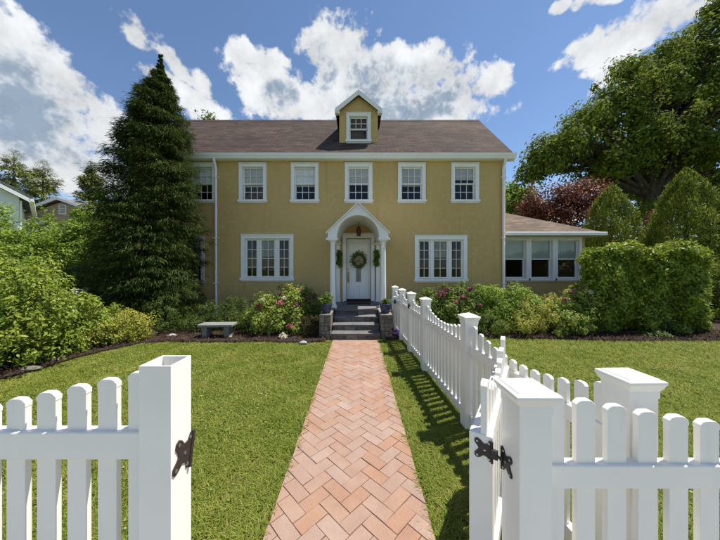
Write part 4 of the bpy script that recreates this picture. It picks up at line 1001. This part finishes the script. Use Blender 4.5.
shrub('hydrangea', 'tall hydrangea with fading pink heads against the clipped hedge', 'shrub',
      [plobe(572, 310, 6.5, 16, 20, .4), plobe(582, 298, 6.7, 14, 14, .4), plobe(566, 322, 6.3, 18, 14, .4)], 5500, .085, M['hydra'], aspect=.55, clump=.13, inner=.5,
      flowers=[('mauve', 572, 292, 6.35, .08, 130, .045), ('mauve', 565, 300, 6.3, .06, 90, .045), ('mauve', 583, 288, 6.4, .06, 90, .045), ('palefl', 590, 292, 6.35, .06, 90, .045)])
# clipped hedge: a box of leaves
hedge = empty('clipped_hedge', (6.95, 7.0, 0)); tag(hedge, 'tall flat topped clipped hedge at the corner of the sunroom', 'hedge')
n_ = 38000
hx, hy, hz = 1.58, .62, 2.10
face = rng.random(n_); p = np.stack([rng.uniform(-hx, hx, n_), rng.uniform(-hy, hy, n_), rng.uniform(.05, hz, n_)], 1); nn = np.zeros((n_, 3))
dep = np.abs(rng.normal(size=n_))*.10
k = face < .48; p[k, 1] = -hy+dep[k]; nn[k, 1] = -1
k = (face >= .48) & (face < .72); p[k, 2] = hz-dep[k]; nn[k, 2] = 1
k = (face >= .72) & (face < .84); p[k, 0] = -hx+dep[k]; nn[k, 0] = -1
k = (face >= .84) & (face < .96); p[k, 0] = hx-dep[k]; nn[k, 0] = 1
k = face >= .96; nn[k, 2] = .5
bumpn = .13*np.sin(p[:, 0]*4.1+np.sin(p[:, 2]*3.3)*1.3)*np.sin(p[:, 2]*4.7+1)+.09*np.sin(p[:, 0]*10+np.sin(p[:, 2]*7)*1.5)*np.sin(p[:, 2]*9+p[:, 0]*3)+.07*np.sin(p[:, 1]*9+p[:, 0]*6)+.05*rng.normal(size=n_)*(rng.random(n_) < .25)
taper = np.where(p[:, 2] < .5, (.5-p[:, 2])*.35, 0)
p += nn*(bumpn-taper)[:, None]; rd = np.clip((p[:, 2]-1.75)/.35, 0, 1); p[:, 0] *= 1-.05*rd**2; p[:, 2] = np.maximum(p[:, 2], .04)
p[:, 0] += (p[:, 1]+hy)*.80+.12
leaves('foliage', M['hedge'], hedge, p, nn*.7+rng.normal(size=(n_, 3))*.55+np.array([[0, 0, .35]]), .06+.05*rng.random(n_), .5, .12, .15)
stems('stems', (0, 0, 0), [(x+.55, 0, 1.2, .5, .35, .8) for x in (-1.1, -.4, .4, 1.1)], hedge, per=10, r0=.03)
shrub('groundcover', 'low leafy tuft at the foot of the clipped hedge', 'plant', [plobe(655, 336, 6.1, 12, 6, .25), plobe(672, 330, 6.3, 10, 8, .25)], 1800, .07, M['leafmid'], clump=.08)

# ------------------------------------------------------------------ conifers and trees
def trunk(parent, pts, rad, seg=10, name='trunk'):
    mb = MB(); mb.tube(pts, rad, seg); return mb.build(name, M['bark'], parent, True)
def conifer(name, label, X, Y, Hh, R0, nb, m, L, mat, prof=lambda u: (1-u)**.8, z0=.15, clip_y=None, droop=.25, aspect=.22, group=None, per=3, cut=None, lean=0, hang=0, rise=.25):
    root = empty(name, (X, Y, 0)); tag(root, label, 'tree', group)
    trunk(root, [(0, 0, -.03), (0, 0, Hh*.3), (lean*.62, 0, Hh*.7), (lean, 0, Hh*.99)], [R0*.10+.03, R0*.08+.02, R0*.04+.01, .008])
    Ps, Ns, As = [], [], []; bmb = MB()
    for b in range(nb):
        u = (b+rng.random())/nb; u = u**1.12
        z = z0+(Hh-z0)*u; a = rng.random()*2*np.pi; ln = max(.03, R0*prof(u)*(.74+.36*rng.random())); 
        ln *= 1+.10*math.sin(3*a+z*2.1)
        dirv = np.array([math.cos(a), math.sin(a), 0]); side = np.array([-math.sin(a), math.cos(a), 0])
        s_ = (.18+.82*rng.random(m)**.75)[:, None]
        lift = rise*(u-.25)+.10*rng.normal()
        zc = z+ln*(lift*s_-droop*s_**1.5+.22*np.maximum(s_-.75, 0)*2)
        w = rng.normal(size=(m, 1))*(.10+.22*(1-s_*.75))*ln*.75
        pt = dirv*ln*s_+side*w; pt[:, 2] = zc[:, 0]-np.abs(w[:, 0])*.35
        for k in range(per):
            q = pt+rng.normal(size=(m, 3))*L*.35*min(1, ln/.4)
            Ps.append(q); Ns.append(np.array([[0, 0, .9]])+dirv*.35+rng.normal(size=(m, 3))*.45); As.append(np.tile(dirv*.9, (m, 1))+side*np.sign(w)*.6+np.array([[0, 0, -.25+.3*u-hang]]))
        if b % 3 == 0:
            bmb.tube([(0, 0, z), tuple(dirv*ln*.5+np.array([0, 0, z+ln*(lift*.5-droop*.35)])), tuple(dirv*ln*.9+np.array([0, 0, z+ln*(lift*.9-droop*.85)]))], [.02+.01*R0*(1-u), .012, .004], 5)
    p, q, ax = np.concatenate(Ps), np.concatenate(Ns), np.concatenate(As)
    p[:, 0] += lean*np.clip(p[:, 2]/Hh, 0, 1)**1.3
    kp = p[:, 2] > .04
    if clip_y is not None: kp &= (p[:, 1]+Y) < clip_y
    if cut is not None: kp &= ~cut(p)
    p, q, ax = p[kp], q[kp], ax[kp]
    leaves('crown', mat, root, p, q, L*(.6+.8*rng.random(len(p)))*np.clip((Hh-p[:, 2])/(Hh*.14), .3, 1), aspect, .06, .1, ax)
    bmb.v = [(x+lean*min(1, max(0, z/Hh))**1.3, y, z) for x, y, z in bmb.v]
    tag(bmb.build('branches', M['bark'], root), kind='stuff')
    return root
conifer('spruce_tree', 'tall dark green spruce standing against the left end of the yellow house', P(148, 0, 7.3).x, 7.3, 7.56, 1.35, 840, 52, .10, M['spruce'],
        prof=lambda u: float(np.interp(u, [0, .05, .12, .35, .58, .70, .82, .89, .94, 1], [.62, .84, .98, .94, .79, .62, .38, .20, .075, .008])), z0=.60, clip_y=8.36, droop=.38, per=5, aspect=.13, lean=.36, hang=.75, rise=.35)
# arborvitae
def arbor(X, Y, Hh, R0, label, n=24000, lean=0, pw=1.6):
    root = empty('arborvitae', (X, Y, 0)); tag(root, label, 'tree')
    trunk(root, [(0, 0, -.03), (0, 0, Hh*.5), (0, 0, Hh*.93)], [.09, .06, .01])
    u = rng.random(n)**.85; a = rng.random(n)*2*np.pi
    prof = np.clip(1-u**pw, .0, 1)**.72*np.clip(.72+u*1.6, 0, 1)
    lump = 1+.10*np.sin(a*5+u*9)+.08*np.sin(a*9-u*21)+.07*np.sin(a*3+u*30)
    rr = R0*prof*lump*(1-.30*rng.random(n)**2); z = .1+(Hh-.1)*u
    p = np.stack([np.cos(a)*rr, np.sin(a)*rr, z+rng.normal(size=n)*.05], 1)
    out = np.stack([np.cos(a), np.sin(a), np.full(n, .35)], 1); p[:, 2] = np.maximum(p[:, 2], .05)
    leaves('crown', M['arbor'], root, p, out+rng.normal(size=(n, 3))*.55, .095*(.7+.8*rng.random(n)), .32, .06, 0, out*.6+np.array([[0, 0, 1.0]]))
    return root
arbor(P(611, 0, 10.6).x, 10.6, P(0, 188, 10.6).z, 1.05, 'rounded green arborvitae behind the sunroom corner', pw=2.6)
arbor(P(686, 0, 9.6).x, 9.6, P(0, 172, 9.6).z, 1.45, 'tall pointed arborvitae behind the right end of the hedge', 30000)
arbor(P(736, 0, 8.8).x, 8.8, P(0, 196, 8.8).z, 1.2, 'broad arborvitae at the shaded lawn corner beyond the hedge', 18000)
shrub('holly', 'dark glossy shrub filling the shade beside the hedge', 'shrub', [plobe(718, 300, 8.0, 24, 34, .8), plobe(700, 285, 8.4, 20, 34, .7)], 6000, .08, M['oak'], clump=.16)
# big oak
def big_tree(name, label, base, trunk_pts, trunk_r, lobes, n, L, mat, clump, inner, limbs=True, aspect=.55, droop=.2, group=None, spread=1.15, dens=.7):
    root = empty(name, base); tag(root, label, 'tree', group); bx, by, bz = base
    lob = [(l[0]-bx, l[1]-by, l[2]-bz, l[3], l[4], l[5]) for l in lobes]
    trunk(root, [(x-bx, y-by, z-bz) for x, y, z in trunk_pts], trunk_r, 12)
    top = Vector(trunk_pts[-1])-Vector(base); mid = Vector(trunk_pts[-2])-Vector(base)
    if limbs:
        mb = MB()
        for l in lob:
            e = Vector(l[:3]); st = mid.lerp(top, R.random()); m = st.lerp(e, .5)+Vector((0, 0, .12*(e-st).length)); r0 = trunk_r[-1]*.75
            mb.tube([st, st.lerp(m, .5), m, m.lerp(e, .6), e], [r0, r0*.75, r0*.55, r0*.35, r0*.15], 7)
            for i in range(4):
                d = Vector((R.gauss(0, 1)*l[3], R.gauss(0, 1)*l[4], R.gauss(.2, .7)*l[5]))*.6; s0 = m.lerp(e, R.uniform(.3, 1))
                mb.tube([s0, s0+d*.5+Vector((0, 0, .05)), s0+d], [r0*.3, r0*.18, r0*.05], 5)
        mb.build('limbs', M['bark'], root, True)
    p, q = lobe_points(lob, n, clump, inner, .3, spread, dens)
    leaves('crown', mat, root, p, q, L*(.6+.8*rng.random(len(p))), aspect, .1, droop)
    return root
DO = 17.0
ol = [plobe(*a) for a in ((545, 160, 16, 24, 18), (570, 150, 16.5, 30, 26), (590, 128, 17, 28, 26), (618, 112, 17, 34, 32), (612, 155, 16, 30, 26), (640, 90, 18, 36, 30), (668, 66, 18, 32, 28), (650, 130, 16, 38, 30), (690, 100, 17, 40, 40), (700, 52, 18, 34, 28), (735, 30, 18, 40, 34), (730, 85, 17, 40, 44), (660, 165, 17, 30, 22), (700, 150, 16, 36, 26), (745, 135, 16, 40, 40), (628, 180, 18, 22, 16), (720, 8, 18, 24, 16), (790, 60, 18, 60, 70), (800, 150, 17, 60, 50), (532, 175, 16.5, 14, 8), (590, 180, 17, 18, 9), (640, 192, 19, 22, 16), (690, 185, 19, 26, 20), (725, 185, 18, 26, 22), (612, 172, 18, 20, 12), (675, 200, 20, 24, 18))]
ol2 = []
for l in ol:
    ol2.append((l[0], l[1], l[2], l[3]*.82, l[4]*.82, l[5]*.78))
    for k in range(3):
        a = R.uniform(0, 2*math.pi); e = R.uniform(-.4, 1.0)
        f = R.uniform(.30, .46)
        ol2.append((l[0]+math.cos(a)*l[3]*.95, l[1]+math.sin(a)*l[4]*.9, l[2]+e*l[5]*.8, l[3]*f, l[4]*f, l[5]*f*.8))
ol = ol2
tb = P(664, 268, DO)
big_tree('oak_tree', 'huge spreading oak rising behind the arborvitaes beyond the sunroom', (tb.x, DO, 0), [(tb.x, DO, -.05), (tb.x-.1, DO, 2.2), tuple(P(650, 210, DO)), tuple(P(648, 150, DO))], [.62, .45, .40, .30], ol, 120000, .205, M['oak'], .50, .62, spread=1.12, dens=.45)
# copper-leaved tree, small green tree, red maple
cl = [plobe(*a) for a in ((545, 205, 13.5, 22, 13), (570, 198, 13.5, 22, 14), (590, 205, 13.2, 18, 16), (530, 212, 13.5, 16, 10), (560, 218, 13.5, 26, 12), (582, 190, 13.6, 16, 6))]
tb = P(565, 268, 13.5)
big_tree('copper_tree', 'copper red leaved tree behind the sunroom roof', (tb.x, 13.5, 0), [(tb.x, 13.5, -.05), (tb.x, 13.5, 1.6), (tb.x, 13.5, 2.9)], [.18, .13, .09], cl, 14000, .12, M['copperleaf'], .38, .6)
tb = P(518, 268, 20)
big_tree('young_tree', 'small green tree showing between the house corner and copper tree', (tb.x, 20, 0), [(tb.x, 20, -.05), (tb.x, 20, 3), (tb.x, 20, 5)], [.2, .14, .1], [plobe(520, 200, 20, 14, 10), plobe(512, 190, 20, 10, 8), plobe(525, 212, 20, 14, 12), plobe(505, 208, 20, 14, 16)], 4000, .25, M['leafbright'], .5, .6)
tb = P(651, 268, 11.5)
big_tree('red_maple', 'small crimson maple between the two arborvitaes', (tb.x, 11.5, 0), [(tb.x, 11.5, -.05), (tb.x, 11.5, .9), (tb.x, 11.5, 1.8)], [.08, .06, .05], [plobe(650, 235, 11.5, 12, 14, .6), plobe(655, 222, 11.5, 8, 8, .5), plobe(645, 250, 11.5, 14, 14, .6)], 3500, .11, M['redleaf'], .25, .6)
tb = P(209, 268, 24)
big_tree('far_tree', 'treetop just showing above the ridge of the yellow house', (tb.x, 24, 0), [(tb.x, 24, -.05), (tb.x, 24, 9), (tb.x, 24, 13)], [.4, .3, .2], [plobe(209, 126, 24, 7, 9), plobe(205, 145, 24, 16, 16)], 2500, .25, M['oak'], .5, .6)
# background shrubs and trees on the left
shrub('tall_shrub', 'tall light green shrub beside the spruce in front of the tan gable', 'shrub', [plobe(78, 236, 9.6, 24, 24, .9), plobe(95, 225, 9.8, 18, 20, .8), plobe(90, 262, 9.4, 24, 26, .9), plobe(60, 250, 9.5, 22, 22, .8)], 9000, .12, M['leafbright'], clump=.24, inner=.5, stem_r=.04)
shrub('tall_shrub', 'tall light green shrub below the white neighbouring house', 'shrub', [plobe(12, 245, 8.8, 28, 24, .9), plobe(40, 245, 9.0, 24, 22, .8), plobe(-20, 240, 8.8, 30, 30, .9), plobe(30, 265, 8.6, 30, 22, .8), plobe(-8, 215, 8.8, 14, 10, .6)], 10000, .12, M['leafbright'], clump=.24, inner=.5, stem_r=.04)
shrub('tall_shrub', 'dark leafy shrub in the shade under the tall light green shrubs', 'shrub', [plobe(80, 285, 8.2, 28, 20, .7), plobe(55, 285, 7.8, 28, 22, .7), plobe(15, 285, 7.5, 34, 24, .8), plobe(110, 290, 8.0, 20, 16, .6)], 9000, .11, M['leafmid'], clump=.2, inner=.5, stem_r=.03)
def pine(X, Y, Hh, R0, label):
    return conifer('pine_tree', label, X, Y, Hh, R0, 150, 30, .38, M['pine'], prof=lambda u: (1-u)**.65*(.82+.22*math.sin(u*34))+.05, z0=Hh*.2, droop=.05, aspect=.25, per=3, group=None)
pine(P(14, 0, 34).x, 34, P(0, 150, 34).z, 4.6, 'tall shaggy pine behind the white neighbouring house')
pine(P(43, 0, 37).x, 37, P(0, 160, 37).z, 4.0, 'shorter pine behind the tan gabled building')
pine(P(92, 0, 30).x, 30, P(0, 162, 30).z, 2.7, 'pine half hidden behind the left side of the spruce')
pine(P(-30, 0, 36).x, 36, P(0, 165, 36).z, 4.5, 'pine leaning out behind the white neighbouring house roof')
for (px, D, top, lab) in ((-10, 26, 205, 'far leafy tree mass left of the tan building'), (70, 30, 208, 'far leafy tree behind the tan gabled building'), (30, 27, 200, 'far leafy tree between white house and tan gable')):
    tb = P(px, 268, D); z = P(0, top, D).z
    big_tree('far_tree', lab, (tb.x, D+4, 0), [(tb.x, D+4, -.05), (tb.x, D+4, z*.3), (tb.x, D+4, z*.55)], [.3, .22, .16], [(tb.x, D+4, z*.62, 2.6, 2.4, z*.36), (tb.x+1.5, D+4, z*.45, 2.4, 2.2, z*.28), (tb.x-1.6, D+4, z*.42, 2.4, 2.2, z*.28)], 3500, .36, M['leafmid'], .6, .5)
# far tree belt behind everything, seen only in gaps
for k in range(12):
    D = 42+R.uniform(-4, 6); px = -240+k*112+R.uniform(-20, 20)
    if 150 < px < 470: continue
    tb = P(px, 268, D); z = R.uniform(7.5, 9.5)
    big_tree('far_tree', 'distant broad tree in the belt closing the horizon', (tb.x, D, 0), [(tb.x, D, -.05), (tb.x, D, z*.3), (tb.x, D, z*.5)], [.35, .25, .2], [(tb.x, D, z*.6, 4, 3, z*.38), (tb.x+3.4, D+1, z*.45, 4, 3, z*.36), (tb.x-3.4, D+1, z*.42, 4, 3, z*.36)], 3000, .5, M['leafmid'], .9, .5, group='distant tree belt')

# ------------------------------------------------------------------ neighbouring buildings
wx = P(19, 0, 18).x
nb_ = empty('white_house', (wx, 18, 0)); tag(nb_, 'white sided neighbouring house with grey roof at the far left', 'house')
wx = P(19, 0, 18).x; ez_ = P(0, 196, 18).z
mb = MB(); mb.box(wx-9, wx, 18, 26, -.05, ez_-.1); H(mb, 'wall', M['siding'], nb_)
mb = MB(); mb.prism([(wx+.6, ez_), (wx-4.2, ez_+2.9), (wx-9.6, ez_), (wx-9.6, ez_-.15), (wx-4.2, ez_+2.7), (wx+.6, ez_-.15)], 17.6, 26.4); H(mb, 'roof', M['greyroof'], nb_)
mb = MB(); mb.box(wx+.42, wx+.66, 17.55, 26.4, ez_-.34, ez_-.155); mb.prism([(wx+.5, ez_-.16), (wx-4.2, ez_+2.69), (wx-4.2, ez_+2.4), (wx+.5, ez_-.42)], 17.55, 17.6); H(mb, 'eave_trim', M['white'], nb_)
mb = MB(); mb.tube([(wx+.06, 18.1, ez_-.3), (wx+.06, 18.1, .1)], .07, 8); H(mb, 'downspout', M['white'], nb_)
mb = MB(); mb.prism([(wx-.002, ez_-.1), (wx-8.9, ez_-.1), (wx-4.3, ez_+2.5)], 18.002, 18.1); H(mb, 'gable_wall', M['siding'], nb_)
win = casing(wx-3.4, wx-2.4, 2.4, 4.0, .12, 18, True, nb_); sash(win, wx-3.39, wx-2.41, 2.41, 3.99, 17.975, .06, 2, 2, None)
nb_.rotation_euler = (0, 0, math.radians(50))
tg = empty('tan_building', (-28, 25, 0)); tag(tg, 'tan gabled building with white roof edge behind the light green shrubs', 'building')
D = 25; a, b, c = P(25, 214, D), P(61, 201, D), P(98, 214, D)
mb = MB(); mb.prism([(a.x, -.05), (c.x, -.05), (c.x, c.z), (b.x, b.z-.1), (a.x, a.z)], D, D+8); H(mb, 'wall', M['tansiding'], tg)
mb = MB(); mb.prism([(a.x-.35, a.z-.02), (b.x, b.z+.14), (c.x+.35, c.z-.02), (c.x+.35, c.z+.13), (b.x, b.z+.30), (a.x-.35, a.z+.13)], D-.35, D+8.3); H(mb, 'roof', M['tanroof'], tg)
mb = MB(); mb.prism([(a.x-.4, a.z-.12), (b.x, b.z+.05), (c.x+.4, c.z-.12), (c.x+.4, c.z+.16), (b.x, b.z+.33), (a.x-.4, a.z+.16)], D-.42, D-.352); H(mb, 'rake_board', M['white'], tg)
w1 = P(63, 208, D); mb = MB(); mb.box(w1.x-.35, w1.x+.35, D-.05, D-.002, w1.z-.6, w1.z+.3); v = H(mb, 'gable_vent', M['white'], tg)
for k in range(5): mb = MB(); mb.box(w1.x-.28, w1.x+.28, D-.07, D-.051, w1.z-.52+.16*k, w1.z-.42+.16*k); H(mb, 'louvre', M['curtain'], v)
for px in (26, 42):
    w1 = P(px, 226, D); win = casing(w1.x-.4, w1.x+.4, w1.z-1.2, w1.z+.3, .12, D-.06, True, tg); sash(win, w1.x-.39, w1.x+.39, w1.z-1.19, w1.z+.29, D-.10, .05, 2, 2, None)
# shaded understorey behind the arborvitaes
for (lab, lobes) in (('dark leafy understorey shrub under the oak behind the crimson maple', [(640, 232, 14.5, 22, 28), (665, 232, 14.5, 22, 30), (620, 242, 14.5, 20, 22), (652, 212, 15, 16, 14)]), ('dark leafy understorey shrub under the oak behind the tall arborvitae', [(700, 225, 14, 26, 34), (735, 220, 14, 26, 40)]), ('dark leafy shrub between copper tree and rounded arborvitae', [(590, 238, 15, 20, 16), (565, 240, 15, 20, 14)])):
    shrub('understorey_shrub', lab, 'shrub', [plobe(*a) for a in lobes], 5000, .17, M['oak'], clump=.3, inner=.5, stem_r=.04)
